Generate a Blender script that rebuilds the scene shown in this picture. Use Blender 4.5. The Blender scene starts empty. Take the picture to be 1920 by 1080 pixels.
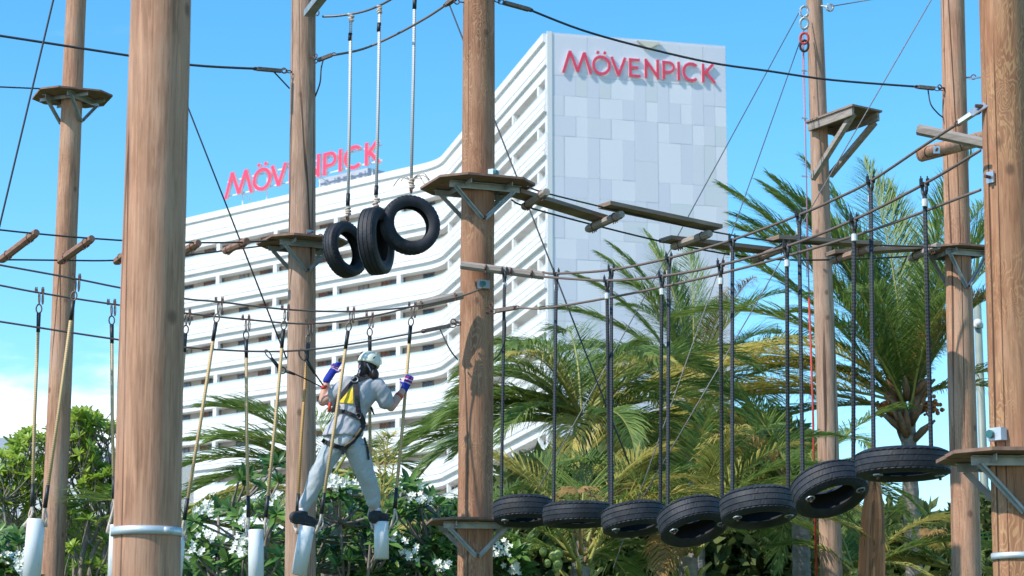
import bpy, bmesh, math, random
from math import sin, cos, tan, radians as rad, pi, sqrt, atan2
from mathutils import Vector as V, Matrix, Quaternion, noise as mnoise
from mathutils.bvhtree import BVHTree
random.seed(7)
SC = bpy.context.scene
COL = SC.collection

# ------------------------------------------------------------------ camera
F = 4416.0; PITCH = rad(10.5); CAMZ = 1.6
cd = bpy.data.cameras.new('camera'); cam = bpy.data.objects.new('camera', cd); COL.objects.link(cam)
cd.sensor_width = 36.0; cd.lens = F / 1920 * 36.0
cd.clip_start = 0.1; cd.clip_end = 5000
cam.location = (0, 0, CAMZ); cam.rotation_euler = (pi/2 + PITCH, 0, 0)
cd.dof.use_dof = True; cd.dof.focus_distance = 21.0; cd.dof.aperture_fstop = 6.3
SC.camera = cam
CP, SP = cos(PITCH), sin(PITCH)
def ray(px, py):
    u = (px - 960) / F; v = (540 - py) / F
    return V((u, CP - v*SP, SP + v*CP))
def at(px, py, Y):
    d = ray(px, py); return V((0, 0, CAMZ)) + d * (Y / d.y)

# ------------------------------------------------------------------ world + sun
SUN = V((-0.84, -0.54, 1.0)).normalized()
w = bpy.data.worlds.new('World'); SC.world = w; w.use_nodes = True
nt = w.node_tree; nt.nodes.clear()
def nn(t, tree=None, **kw):
    n = (tree or nt).nodes.new(t)
    for k, v in kw.items(): setattr(n, k, v)
    return n
L_ = nt.links.new
sky = nn('ShaderNodeTexSky', sky_type='NISHITA', sun_disc=False)
sky.sun_elevation = math.asin(SUN.z); sky.sun_rotation = atan2(SUN.x, SUN.y)
sky.air_density = 0.9; sky.dust_density = 0.0; sky.ozone_density = 2.5
hs = nn('ShaderNodeHueSaturation'); hs.inputs['Saturation'].default_value = 1.32; hs.inputs['Hue'].default_value = 0.488; hs.inputs['Value'].default_value = 0.95
L_(sky.outputs[0], hs.inputs['Color'])
tc = nn('ShaderNodeTexCoord')
mp = nn('ShaderNodeMapping'); mp.inputs['Scale'].default_value = (1, 1, 3.2); mp.inputs['Location'].default_value = (0.35, 0.1, 0.0)
L_(tc.outputs['Generated'], mp.inputs[0])
cn = nn('ShaderNodeTexNoise'); cn.inputs['Scale'].default_value = 7.0; cn.inputs['Detail'].default_value = 8; cn.inputs['Roughness'].default_value = .55
L_(mp.outputs[0], cn.inputs['Vector'])
sx = nn('ShaderNodeSeparateXYZ'); L_(tc.outputs['Generated'], sx.inputs[0])
def mth(op, a, b=None, c=None, tree=None, clamp=False):
    n = nn('ShaderNodeMath', tree, operation=op); n.use_clamp = clamp
    tr = tree or nt
    for i, v in enumerate((a, b, c)):
        if v is None: continue
        if isinstance(v, (int, float)): n.inputs[i].default_value = v
        else: tr.links.new(v, n.inputs[i])
    return n.outputs[0]
def mrange(v, a, b, c=0.0, d=1.0, tree=None, smooth=True):
    n = nn('ShaderNodeMapRange', tree); n.interpolation_type = 'SMOOTHSTEP' if smooth else 'LINEAR'
    (tree or nt).links.new(v, n.inputs[0])
    for i, x in enumerate((a, b, c, d)): n.inputs[i+1].default_value = x
    return n.outputs[0]
low = mrange(sx.outputs['Z'], 0.150, 0.10)                 # clouds bank low over the horizon
left = mrange(sx.outputs['X'], -0.03, -0.14)
hi = mrange(sx.outputs['Z'], 0.22, 0.12, 0.0, 0.38)
cov = mth('ADD', mth('MULTIPLY', low, mth('MULTIPLY_ADD', left, 0.55, 0.0)), mth('MULTIPLY', hi, left))
cl = mrange(mth('ADD', cn.outputs['Fac'], mth('MULTIPLY', cov, 0.42)), 0.62, 0.86)
mx = nn('ShaderNodeMix', data_type='RGBA'); L_(cl, mx.inputs[0]); L_(hs.outputs[0], mx.inputs[6]); mx.inputs[7].default_value = (6.4, 6.8, 7.4, 1)
bg = nn('ShaderNodeBackground'); bg.inputs['Strength'].default_value = 0.15
L_(mx.outputs[2], bg.inputs['Color'])
ow = nn('ShaderNodeOutputWorld'); L_(bg.outputs[0], ow.inputs[0])
sl = bpy.data.lights.new('sun', 'SUN'); sl.energy = 3.0; sl.angle = rad(0.6); sl.color = (1.0, 0.955, 0.88)
so = bpy.data.objects.new('sun', sl); COL.objects.link(so); so.rotation_euler = SUN.to_track_quat('Z', 'Y').to_euler(); so.location = (-20, -20, 40)
SC.view_settings.view_transform = 'Standard'; SC.view_settings.look = 'None'; SC.view_settings.gamma = 1
SC.view_settings.exposure = 0.78; SC.view_settings.use_curve_mapping = False
SC.cycles.max_bounces = 8; SC.cycles.transparent_max_bounces = 12

# ------------------------------------------------------------------ mesh helpers
def basis(d, up=V((0, 0, 1))):
    d = d.normalized()
    s = d.cross(up)
    if s.length < 1e-4: s = d.cross(V((1, 0, 0)))
    s.normalize(); u = s.cross(d).normalized()
    return d, s, u
class MB:
    def __init__(self): self.v = []; self.f = []; self.m = []; self.uv = []; self.cur = 0
    def face(self, idx, uv=None):
        self.f.append(tuple(idx)); self.m.append(self.cur); self.uv.append(uv)
    def add(self, pts, faces):
        b = len(self.v); self.v.extend(pts)
        for f in faces: self.face([b+i for i in f])
        return b
    def box(self, c, ax, ay, az):      # half-axes vectors
        c = V(c); ax, ay, az = V(ax), V(ay), V(az)
        p = [c+sx_*ax+sy*ay+sz*az for sz in (-1, 1) for sy in (-1, 1) for sx_ in (-1, 1)]
        self.add(p, [(0,2,3,1),(4,5,7,6),(0,1,5,4),(2,6,7,3),(0,4,6,2),(1,3,7,5)])
    def bar(self, p, q, wd, ht, up=V((0,0,1))):
        p, q = V(p), V(q); d, s, u = basis(q-p, up)
        self.box((p+q)/2, (q-p)/2, s*wd/2, u*ht/2)
    def prism(self, poly, off):        # planar polygon (3d pts) extruded by off
        n = len(poly); off = V(off)
        self.add([V(p) for p in poly]+[V(p)+off for p in poly], [tuple(range(n-1,-1,-1)), tuple(range(n, 2*n))]+[(i,(i+1)%n,(i+1)%n+n,i+n) for i in range(n)])
    def tube(self, pts, r, n=8, cap=True, ex=None, rot=0.0):
        pts = [V(p) for p in pts]; k = len(pts)
        rr = r if isinstance(r, (list, tuple)) else [r]*k
        b = len(self.v); ref = None; ln = 0.0; lens = []
        for i, p in enumerate(pts):
            d = (pts[min(i+1, k-1)] - pts[max(i-1, 0)])
            d = d.normalized() if d.length > 1e-9 else V((0,0,1))
            if ref is None:
                ref = d.cross(V((0.0, 1.0, 0.0)));
                if ref.length < 0.1: ref = d.cross(V((1, 0, 0)))
                ref.normalize()
            ref = (ref - d*ref.dot(d)).normalized(); o = d.cross(ref)
            if i: ln += (p-pts[i-1]).length
            lens.append(ln)
            for j in range(n):
                a = 2*pi*j/n + rot
                self.v.append(p + (ref*cos(a)*(ex or 1.0) + o*sin(a))*rr[i])
        for i in range(k-1):
            for j in range(n):
                j2 = (j+1) % n
                self.face((b+i*n+j, b+i*n+j2, b+(i+1)*n+j2, b+(i+1)*n+j), ((lens[i], j/n), (lens[i], (j+1)/n), (lens[i+1], (j+1)/n), (lens[i+1], j/n)))
        if cap:
            self.face([b+j for j in range(n-1, -1, -1)]); self.face([b+(k-1)*n+j for j in range(n)])
    def lathe(self, prof, M, n=48, closed=True):   # prof (r,h) around local z
        b = len(self.v); k = len(prof)
        for j in range(n):
            a = 2*pi*j/n
            for (r, h) in prof: self.v.append(M @ V((r*cos(a), r*sin(a), h)))
        for j in range(n):
            j2 = (j+1) % n
            for i in range(k if closed else k-1):
                i2 = (i+1) % k
                self.face((b+j*k+i, b+j2*k+i, b+j2*k+i2, b+j*k+i2))
    def ball(self, c, r, n=8, sc=(1,1,1)):
        c = V(c); b = len(self.v); m = n//2
        for i in range(1, m):
            for j in range(n):
                t = pi*i/m; a = 2*pi*j/n
                self.v.append(c+V((sin(t)*cos(a)*r*sc[0], sin(t)*sin(a)*r*sc[1], cos(t)*r*sc[2])))
        tp = len(self.v); self.v.append(c+V((0,0,r*sc[2]))); bt = len(self.v); self.v.append(c-V((0,0,r*sc[2])))
        for i in range(m-2):
            for j in range(n): self.face((b+i*n+j, b+(i+1)*n+j, b+(i+1)*n+(j+1)%n, b+i*n+(j+1)%n))
        for j in range(n):
            self.face((tp, b+j, b+(j+1)%n)); self.face((bt, b+(m-2)*n+(j+1)%n, b+(m-2)*n+j))
    def ring(self, c, nrm, R, r, n=14, m=6, stretch=1.0, ldir=None):
        d, s, u = basis(V(nrm)); c = V(c)
        if ldir is not None:
            l = V(ldir).normalized(); s = l - d*l.dot(d); s.normalize(); u = s.cross(d)
        pts = [c + s*cos(2*pi*i/n)*R*stretch + u*sin(2*pi*i/n)*R for i in range(n)]
        b = len(self.v)
        for i in range(n):
            t = (pts[(i+1)%n]-pts[i-1]).normalized(); o = t.cross(d)
            for j in range(m): self.v.append(pts[i] + (d*cos(2*pi*j/m) + o*sin(2*pi*j/m))*r)
        for i in range(n):
            i2 = (i+1) % n
            for j in range(m): self.face((b+i*m+j, b+i*m+(j+1)%m, b+i2*m+(j+1)%m, b+i2*m+j))
    def build(self, name, mat, parent=None, smooth=False, kind=None, label=None, origin=None):
        org = V((0,0,0))
        if parent is not None: org = worg(parent)
        elif origin is not None: org = V(origin)
        me = bpy.data.meshes.new(name)
        me.from_pydata([tuple(p-org) for p in self.v], [], self.f)
        mats = mat if isinstance(mat, (list, tuple)) else [mat]
        for m in mats: me.materials.append(m)
        if len(mats) > 1: me.polygons.foreach_set('material_index', self.m)
        if any(u is not None for u in self.uv):
            ul = me.uv_layers.new(name='UVMap'); fl = []
            for f, u in zip(self.f, self.uv):
                for q in (u if u is not None else [(0, 0)]*len(f)): fl.extend(q)
            ul.data.foreach_set('uv', fl)
        if smooth: me.polygons.foreach_set('use_smooth', [True]*len(self.f))
        me.update()
        o = bpy.data.objects.new(name, me); COL.objects.link(o)
        if parent is not None: o.parent = parent
        else: o.location = org
        if kind: o['kind'] = kind
        if label: o['label'] = label
        return o
def worg(o):
    p = V((0,0,0))
    while o is not None: p += o.location; o = o.parent
    return p
def tag(o, label, cat, group=None):
    o['label'] = label; o['category'] = cat
    if group: o['group'] = group
    return o
def thing(name, loc, label, cat, group=None):
    o = bpy.data.objects.new(name, None); COL.objects.link(o); o.location = loc; o.empty_display_size = .2
    return tag(o, label, cat, group)
def catmull(pts, n=6):
    pts = [V(p) for p in pts]; out = []
    for i in range(len(pts)-1):
        p0 = pts[max(i-1, 0)]; p1 = pts[i]; p2 = pts[i+1]; p3 = pts[min(i+2, len(pts)-1)]
        for k in range(n):
            t = k/n
            out.append(0.5*((2*p1)+(p2-p0)*t+(2*p0-5*p1+4*p2-p3)*t*t+(3*p1-p0-3*p2+p3)*t**3))
    out.append(pts[-1]); return out

# ------------------------------------------------------------------ materials
def newmat(name):
    m = bpy.data.materials.new(name); m.use_nodes = True
    t = m.node_tree; return m, t, t.nodes['Principled BSDF']
def ramp(t, fac, stops):
    r = nn('ShaderNodeValToRGB', t); el = r.color_ramp.elements
    el[0].position, el[0].color = stops[0][0], (*stops[0][1], 1)
    el[1].position, el[1].color = stops[-1][0], (*stops[-1][1], 1)
    for p, c in stops[1:-1]:
        e = el.new(p); e.color = (*c, 1)
    t.links.new(fac, r.inputs[0]); return r.outputs[0]
def noise_(t, vec, scale, detail=4, rough=.5, dist=0.0):
    n = nn('ShaderNodeTexNoise', t); n.inputs['Scale'].default_value = scale; n.inputs['Detail'].default_value = detail
    n.inputs['Roughness'].default_value = rough; n.inputs['Distortion'].default_value = dist
    t.links.new(vec, n.inputs['Vector']); return n.outputs['Fac']
def mapped(t, vec, scale, loc=(0,0,0)):
    m = nn('ShaderNodeMapping', t); m.inputs['Scale'].default_value = scale; m.inputs['Location'].default_value = loc
    t.links.new(vec, m.inputs[0]); return m.outputs[0]
def mixc(t, fac, a, b, mode='MIX'):
    m = nn('ShaderNodeMix', t, data_type='RGBA', blend_type=mode)
    for i, v in ((0, fac), (6, a), (7, b)):
        if isinstance(v, (int, float)): m.inputs[i].default_value = v
        elif isinstance(v, tuple): m.inputs[i].default_value = (*v, 1)
        else: t.links.new(v, m.inputs[i])
    return m.outputs[2]
def bump(t, b, h, strength=.3, dist=.01):
    n = nn('ShaderNodeBump', t); n.inputs['Strength'].default_value = strength; n.inputs['Distance'].default_value = dist
    t.links.new(h, n.inputs['Height']); t.links.new(n.outputs[0], b.inputs['Normal'])
def simple(name, c1, c2=None, rough=.6, metal=0.0, scale=20.0, sc3=(1,1,1), bs=.2, bd=.004, coord='Object', spec=.5, det=5):
    m, t, b = newmat(name); b.inputs['Roughness'].default_value = rough; b.inputs['Metallic'].default_value = metal
    b.inputs['Specular IOR Level'].default_value = spec
    c2 = c2 or tuple(x*.75 for x in c1)
    tcn = nn('ShaderNodeTexCoord', t)
    f = noise_(t, mapped(t, tcn.outputs[coord], sc3), scale, det)
    t.links.new(ramp(t, f, [(.3, c2), (.7, c1)]), b.inputs['Base Color'])
    if bs: bump(t, b, f, bs, bd)
    return m
def objrandom_offset(t):
    tcn = nn('ShaderNodeTexCoord', t); oi = nn('ShaderNodeObjectInfo', t)
    cx = nn('ShaderNodeCombineXYZ', t)
    for i in range(3): t.links.new(mth('MULTIPLY', oi.outputs['Random'], 37.0*(i+1), tree=t), cx.inputs[i])
    va = nn('ShaderNodeVectorMath', t, operation='ADD'); t.links.new(tcn.outputs['Object'], va.inputs[0]); t.links.new(cx.outputs[0], va.inputs[1])
    return va.outputs[0]
def polewood(name, ca, cb, cc, flame=0.0, flamec=(.62,.42,.24)):
    m, t, b = newmat(name); b.inputs['Roughness'].default_value = .78; b.inputs['Specular IOR Level'].default_value = .25
    vec = objrandom_offset(t)
    g = noise_(t, mapped(t, vec, (1,1,.045)), 60, 6, .65)
    big = noise_(t, mapped(t, vec, (1,1,.35)), 3.2, 5, .6)
    mid = noise_(t, mapped(t, vec, (1,1,.12)), 14, 5, .6, .6)
    col = ramp(t, big, [(.30, cb), (.50, ca), (.72, cc)])
    col = mixc(t, mrange(mid, .42, .68, 0, .55, t), col, tuple(x*.62 for x in cb))
    col = mixc(t, mrange(g, .48, .64, 0, .55, t), col, tuple(min(1, x*1.45) for x in ca))
    # grain darks
    g2 = noise_(t, mapped(t, vec, (1,1,.03)), 110, 4, .7)
    col = mixc(t, mrange(g2, .54, .66, 0, .45, t), col, tuple(x*.38 for x in cb))
    # flame figure of peeled sapwood
    hgt = g
    if flame > 0:
        fl = noise_(t, mapped(t, vec, (1,1,.30)), 6.5, 3, .5, .5)
        s = mth('SINE', mth('MULTIPLY', fl, 150.0, tree=t), tree=t)
        pm = mrange(noise_(t, mapped(t, vec, (1,1,.5), (5,2,1)), 3.0, 3), .40, .60, 0, 1, t)
        fm = mth('MULTIPLY', mth('MULTIPLY', mrange(s, .25, .85, 0, 1, t), pm, tree=t), flame, tree=t)
        col = mixc(t, fm, col, flamec)
    # long drying cracks
    cn_ = noise_(t, mapped(t, vec, (1,1,.022)), 3.4, 2, .35)
    cr = mth('ABSOLUTE', mth('SUBTRACT', cn_, .5, tree=t), tree=t)
    br = noise_(t, mapped(t, vec, (1,1,.25), (9,1,4)), 1.3, 2)
    crm = mth('MULTIPLY', mrange(cr, .009, .002, 0, 1, t), mrange(br, .42, .52, 0, 1, t), tree=t)
    col = mixc(t, mth('MULTIPLY', crm, .85, tree=t), col, (.035, .02, .014))
    # knots
    vo = nn('ShaderNodeTexVoronoi', t); vo.inputs['Scale'].default_value = 3.6; t.links.new(mapped(t, vec, (1,1,.75)), vo.inputs['Vector'])
    kn = mrange(vo.outputs['Distance'], .15, .05, 0, 1, t)
    col = mixc(t, mth('MULTIPLY', kn, .65, tree=t), col, (.09, .05, .032))
    t.links.new(col, b.inputs['Base Color'])
    h = mth('SUBTRACT', mth('ADD', mth('MULTIPLY', g, .5, tree=t), mth('MULTIPLY', g2, .5, tree=t), tree=t), mth('MULTIPLY', crm, 2.0, tree=t), tree=t)
    bump(t, b, h, .55, .006)
    return m
WA = (.44, .24, .15); WB = (.32, .155, .09); WC = (.49, .32, .23)
M = {}
M['wood'] = polewood('pole_wood', WA, WB, WC, .25)
M['wood_near'] = polewood('pole_wood_near', (.46,.25,.155), (.36,.175,.10), (.50,.315,.215), 0)
M['wood_grey'] = polewood('pole_wood_weathered', (.40,.25,.175), (.31,.185,.12), (.46,.32,.24), .08)
M['wood_flame'] = polewood('pole_wood_flamed', (.33,.165,.095), (.24,.105,.055), (.39,.22,.135), .6, (.50,.31,.18))
M['wood_flame2'] = polewood('pole_wood_flamed_orange', (.37,.185,.10), (.29,.12,.058), (.42,.245,.145), .5, (.56,.35,.165))
M['plank'] = simple('plank_wood', (.34,.235,.175), (.20,.13,.095), .8, 0, 30, (.12,.12,1), .4)
M['plank_grey'] = simple('plank_wood_grey', (.38,.32,.27), (.23,.185,.155), .8, 0, 30, (.15,.15,1), .4)
M['log'] = simple('log_wood_red', (.33,.18,.12), (.22,.11,.07), .75, 0, 30, (.3,.3,1), .4)
M['ply'] = simple('deck_plywood', (.30,.17,.12), (.17,.10,.07), .75, 0, 14, (1,1,1), .3)
M['galv'] = simple('galvanised_steel', (.42,.45,.46), (.28,.31,.32), .5, .55, 12, (1,1,1), .05)
M['galv_lt'] = simple('galvanised_band', (.62,.68,.72), (.50,.55,.60), .45, .4, 12, (1,1,1), .05)
M['rust'] = simple('rusted_steel', (.19,.10,.075), (.10,.055,.045), .7, .5, 60)
M['plate_rust'] = simple('clamp_plate', (.26,.19,.15), (.14,.10,.08), .6, .5, 40)
M['cable'] = simple('steel_cable', (.22,.20,.19), (.11,.10,.10), .5, .6, 200)
M['cable_dk'] = simple('dark_cable', (.06,.06,.065), (.03,.03,.035), .6, .2, 200)
M['cable_rust'] = simple('rusty_cable', (.26,.19,.155), (.14,.10,.085), .6, .4, 200)
M['black'] = simple('black_plastic', (.025,.025,.028), (.012,.012,.014), .5, 0, 40)
M['steel'] = simple('bright_steel', (.62,.62,.62), (.45,.45,.46), .3, .8, 40, bs=0)
M['green_cap'] = simple('green_cap', (.03,.16,.15), (.02,.10,.10), .4, 0, 10, bs=0)
M['white_cap'] = simple('white_sleeve', (.75,.75,.72), (.55,.55,.53), .5, 0, 30, bs=0)
M['pvc'] = simple('pvc_tube', (.76,.78,.78), (.66,.68,.69), .38, 0, 6, (1,1,.3), .05)
m = M['pvc']; t = m.node_tree; b = t.nodes['Principled BSDF']; vv = objrandom_offset(t); cl_ = b.inputs['Base Color'].links[0].from_socket
t.links.new(mixc(t, mrange(noise_(t, mapped(t, vv, (3,3,.8)), 7, 8, .75), .56, .70, 0, .55, t), cl_, (.30,.28,.25)), b.inputs['Base Color'])
M['red_cord'] = simple('red_cord', (.55,.06,.04), (.40,.04,.03), .6, 0, 100)
M['pink_cord'] = simple('pink_cord', (.45,.22,.30), (.35,.18,.28), .6, 0, 100)
def ropemat(name, c, dark, freq=55.0, mixf=.8):
    m, t, b = newmat(name); b.inputs['Roughness'].default_value = .85
    uv = nn('ShaderNodeUVMap', t); s = nn('ShaderNodeSeparateXYZ', t); t.links.new(uv.outputs[0], s.inputs[0])
    u = mth('MULTIPLY', s.outputs[0], freq, tree=t); v = mth('MULTIPLY', s.outputs[1], 2*pi*2, tree=t)
    a = mth('SINE', mth('ADD', mth('MULTIPLY', u, 2*pi, tree=t), v, tree=t), tree=t)
    c_ = mth('SINE', mth('SUBTRACT', mth('MULTIPLY', u, 2*pi, tree=t), v, tree=t), tree=t)
    p = mth('MULTIPLY', a, c_, tree=t)
    f = mrange(p, -.5, .3, 0, 1, t)
    t.links.new(mixc(t, f, dark, c), b.inputs['Base Color'])
    bump(t, b, f, .6, .004); return m
M['rope_tan'] = ropemat('rope_tan', (.68,.47,.24), (.46,.31,.15), 30)
M['rope_orange'] = ropemat('rope_orange', (.62,.36,.13), (.40,.22,.08), 30)
M['rope_white'] = ropemat('rope_white_braid', (.80,.78,.75), (.30,.29,.30), 26)
M['rope_black'] = ropemat('rope_black_braid', (.05,.055,.065), (.012,.012,.015), 20)
M['knot'] = simple('knot_rope', (.70,.58,.48), (.45,.34,.27), .85, 0, 60)
# tyre rubber
m, t, b = newmat('tyre_rubber'); b.inputs['Roughness'].default_value = .62; b.inputs['Specular IOR Level'].default_value = .45
vv = objrandom_offset(t); d1 = noise_(t, vv, 7, 6, .6); d2 = noise_(t, vv, 90, 4, .6)
t.links.new(ramp(t, d1, [(.35, (.009,.010,.013)), (.7, (.024,.027,.037))]), b.inputs['Base Color']); bump(t, b, d2, .35, .003); M['rubber'] = m
cl_ = b.inputs['Base Color'].links[0].from_socket; d3 = noise_(t, mapped(t, vv, (1,1,1), (3,1,2)), 4.5, 6, .7); t.links.new(mixc(t, mrange(d3, .5, .72, 0, .55, t), cl_, (.062,.06,.062)), b.inputs['Base Color'])
M['rubber_in'] = simple('tyre_inner_rubber', (.018,.018,.019), (.010,.010,.011), .75, 0, 12)
# building
m, t, b = newmat('white_facade'); b.inputs['Roughness'].default_value = .7
tcn = nn('ShaderNodeTexCoord', t); f1 = noise_(t, mapped(t, tcn.outputs['Object'], (.5,.5,.12)), .8, 5, .6)
t.links.new(ramp(t, f1, [(.25, (.68,.67,.65)), (.55, (.76,.755,.74))]), b.inputs['Base Color']); M['white'] = m
M['white_plain'] = simple('white_paint_column', (.80,.80,.78), (.75,.75,.74), .6, 0, 1, bs=0)
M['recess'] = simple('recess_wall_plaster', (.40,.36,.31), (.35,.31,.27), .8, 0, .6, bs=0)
M['glass_dk'] = simple('dark_window_glass', (.035,.045,.06), (.02,.028,.04), .12, 0, .4, bs=0)
M['door_br'] = simple('brown_door', (.16,.07,.045), (.10,.045,.03), .5, 0, .8, bs=0)
m, t, b = newmat('balustrade_glass'); b.inputs['Base Color'].default_value = (.62,.72,.70,1); b.inputs['Roughness'].default_value = .08; b.inputs['Alpha'].default_value = .55; M['balglass'] = m
PAN = [(.80,.79,.82), (.70,.70,.765), (.69,.705,.72), (.715,.715,.77), (.725,.72,.755)]
for i, c in enumerate(PAN): M['panel%d' % i] = simple('cladding_panel_%d' % i, c, tuple(x*.975 for x in c), .55, 0, .5, (1,1,.4), 0)
M['sign_red'] = simple('sign_letter_red', (.82,.06,.12), (.78,.055,.11), .45, 0, 1, bs=0)
M['sign_side'] = simple('sign_letter_side', (.86,.66,.68), (.80,.60,.62), .5, 0, 1, bs=0)
M['penthouse'] = simple('penthouse_grey', (.45,.48,.54), (.40,.43,.49), .6, 0, .5, bs=0)
# plants
def leafmat(name, c1, c2, trans=.35, rough=.45, objr=True, sc=3.0):
    m, t, b = newmat(name); b.inputs['Roughness'].default_value = rough; b.inputs['Specular IOR Level'].default_value = .4
    tcn = nn('ShaderNodeTexCoord', t); geo = nn('ShaderNodeNewGeometry', t)
    f = noise_(t, geo.outputs['Position'], sc, 3)
    if objr:
        oi = nn('ShaderNodeObjectInfo', t); f = mth('ADD', mth('MULTIPLY', f, .5, tree=t), mth('MULTIPLY', oi.outputs['Random'], .5, tree=t), tree=t)
    else:
        f = mth('ADD', mth('MULTIPLY', f, .6, tree=t), mth('MULTIPLY', geo.outputs['Random Per Island'], .4, tree=t), tree=t)
    col = ramp(t, f, [(.25, c2), (.75, c1)]); t.links.new(col, b.inputs['Base Color'])
    tr = nn('ShaderNodeBsdfTranslucent', t); t.links.new(col, tr.inputs[0])
    ms = nn('ShaderNodeMixShader', t); ms.inputs[0].default_value = trans
    t.links.new(b.outputs[0], ms.inputs[1]); t.links.new(tr.outputs[0], ms.inputs[2])
    t.links.new(ms.outputs[0], t.nodes['Material Output'].inputs[0]); return m
M['palm'] = leafmat('palm_leaf', (.29,.38,.085), (.08,.16,.042), .42, .5, False, 2.0)
M['palm_lt'] = leafmat('palm_leaf_yellowish', (.66,.52,.15), (.42,.39,.09), .42, .5, False, 2.0)
M['palm_dry'] = leafmat('palm_leaf_dry', (.50,.30,.10), (.34,.20,.07), .35, .6, False)
M['rachis'] = simple('palm_rachis', (.34,.33,.08), (.22,.22,.05), .5, 0, 5, bs=0)
M['rachis_dry'] = simple('palm_rachis_dry', (.36,.24,.11), (.26,.16,.08), .6, 0, 5, bs=0)
M['palm_trunk'] = simple('palm_trunk', (.30,.26,.22), (.17,.145,.12), .9, 0, 6, (1,1,3), .8, .02)
M['fibre'] = simple('palm_fibre', (.30,.17,.09), (.15,.09,.05), .9, 0, 20, (1,1,.3), .8, .02)
M['nut'] = simple('coconut_skin', (.28,.36,.10), (.18,.25,.06), .5, 0, 5)
M['fruit'] = simple('palm_fruit', (.45,.16,.03), (.28,.10,.03), .6, 0, 25)
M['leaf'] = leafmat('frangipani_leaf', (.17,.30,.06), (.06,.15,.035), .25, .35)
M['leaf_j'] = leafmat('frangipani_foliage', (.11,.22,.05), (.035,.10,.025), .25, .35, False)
M['leaf_lt'] = leafmat('bright_leaf', (.46,.56,.07), (.22,.38,.05), .4, .4)
M['leaf_ltj'] = leafmat('bright_foliage', (.44,.54,.07), (.20,.35,.045), .4, .4, False)
M['petal'] = simple('white_petal', (.85,.85,.78), (.80,.80,.68), .5, 0, 10, bs=0)
M['bark'] = simple('grey_bark', (.30,.25,.21), (.18,.15,.125), .85, 0, 18, (1,1,.4), .6, .01)
M['hedge'] = leafmat('hedge_leaf', (.17,.20,.055), (.05,.085,.025), .35, .75, False, 1.2)
M['soil'] = simple('ground_grass', (.09,.13,.035), (.06,.075,.03), .95, 0, .8, (1,1,1), .5, .05)
# person
def clothmat(name, c, c2, sc=60): return simple(name, c, c2, .9, 0, sc, (1,1,1), .25, .004)
M['skin'] = simple('skin', (.62,.33,.23), (.55,.28,.19), .5, 0, 10, bs=.05)
M['shirt'] = clothmat('grey_tshirt', (.43,.43,.455), (.38,.38,.405))
M['pants'] = clothmat('blue_grey_sweatpants', (.44,.475,.485), (.38,.41,.42))
M['hair'] = simple('dark_hair', (.025,.016,.013), (.012,.008,.008), .5, 0, 80, (1,1,.1), .5)
M['helmet'] = simple('helmet_cream', (.80,.77,.63), (.74,.71,.57), .35, 0, 8, bs=0)
M['strap'] = simple('harness_webbing', (.035,.030,.032), (.018,.016,.018), .8, 0, 120)
M['yellow'] = simple('yellow_pad', (.85,.58,.02), (.75,.48,.02), .7, 0, 40)
M['buff'] = simple('webbing_tan', (.35,.24,.12), (.25,.17,.09), .8, 0, 90)
M['gl_blue'] = simple('glove_blue', (.02,.035,.36), (.015,.03,.28), .9, 0, 80)
M['gl_purple'] = simple('glove_purple', (.25,.02,.14), (.18,.015,.12), .9, 0, 80)
M['gl_white'] = simple('glove_white_stripe', (.62,.52,.68), (.5,.42,.6), .9, 0, 80)
M['gl_red'] = simple('red_band', (.70,.07,.04), (.5,.05,.03), .7, 0, 80)
M['shoe'] = simple('black_shoe', (.03,.03,.035), (.018,.018,.02), .7, 0, 40)
M['sole'] = simple('shoe_sole', (.05,.05,.05), (.03,.03,.03), .8, 0, 40)
M['sock'] = simple('white_sock', (.72,.68,.76), (.6,.56,.66), .9, 0, 40)

# ------------------------------------------------------------------ ground
g = MB(); g.add([V((-1500,-60,0)), V((1500,-60,0)), V((1500,3000,0)), V((-1500,3000,0))], [(0,1,2,3)])
g.build('ground', M['soil'], kind='structure')

# ------------------------------------------------------------------ hotel building
H = 56.08; PF = 3.58
A2 = V((2.823, 182.0, 0)); B2 = V((-6.917, 225.235, 0)); dW = (B2-A2).normalized(); dL = V((-sin(rad(46.65)), cos(rad(46.65)), 0))
def pathpts(step=1.5, rf=8.0):
    # straight wing, fillet, straight left
    ang = math.acos(dW.dot(dL)); tl = rf*tan(ang/2)
    p1 = B2 - dW*tl; p2 = B2 + dL*tl
    nW = V((-dW.y, dW.x, 0)); cen = p1 + nW*rf      # centre on the outer (left) side
    pts = [(A2.copy(), nW)]
    L1 = (p1-A2).length
    pts.append((p1, nW))
    a0 = atan2((p1-cen).y, (p1-cen).x)
    for i in range(1, 9):
        a = a0 + ang*i/8 ; q = cen + V((cos(a), sin(a), 0))*rf
        pts.append((q, (cen-q).normalized()))
    pts.append((p2 + dL*41.0, V((-dL.y, dL.x, 0))))
    return pts
PATH = pathpts()
cum = [0.0]
for i in range(1, len(PATH)): cum.append(cum[-1]+(PATH[i][0]-PATH[i-1][0]).length)
TOT = cum[-1]
def pathat(s):
    for i in range(1, len(cum)):
        if s <= cum[i] or i == len(cum)-1:
            t_ = (s-cum[i-1])/(cum[i]-cum[i-1])
            p = PATH[i-1][0].lerp(PATH[i][0], t_); n = PATH[i-1][1].lerp(PATH[i][1], t_).normalized(); return p, n
hotel = thing('hotel_building', (0, 210, 0), 'white multi-storey hotel with curved bands of balconies and a grey panelled end tower', 'building')
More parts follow.
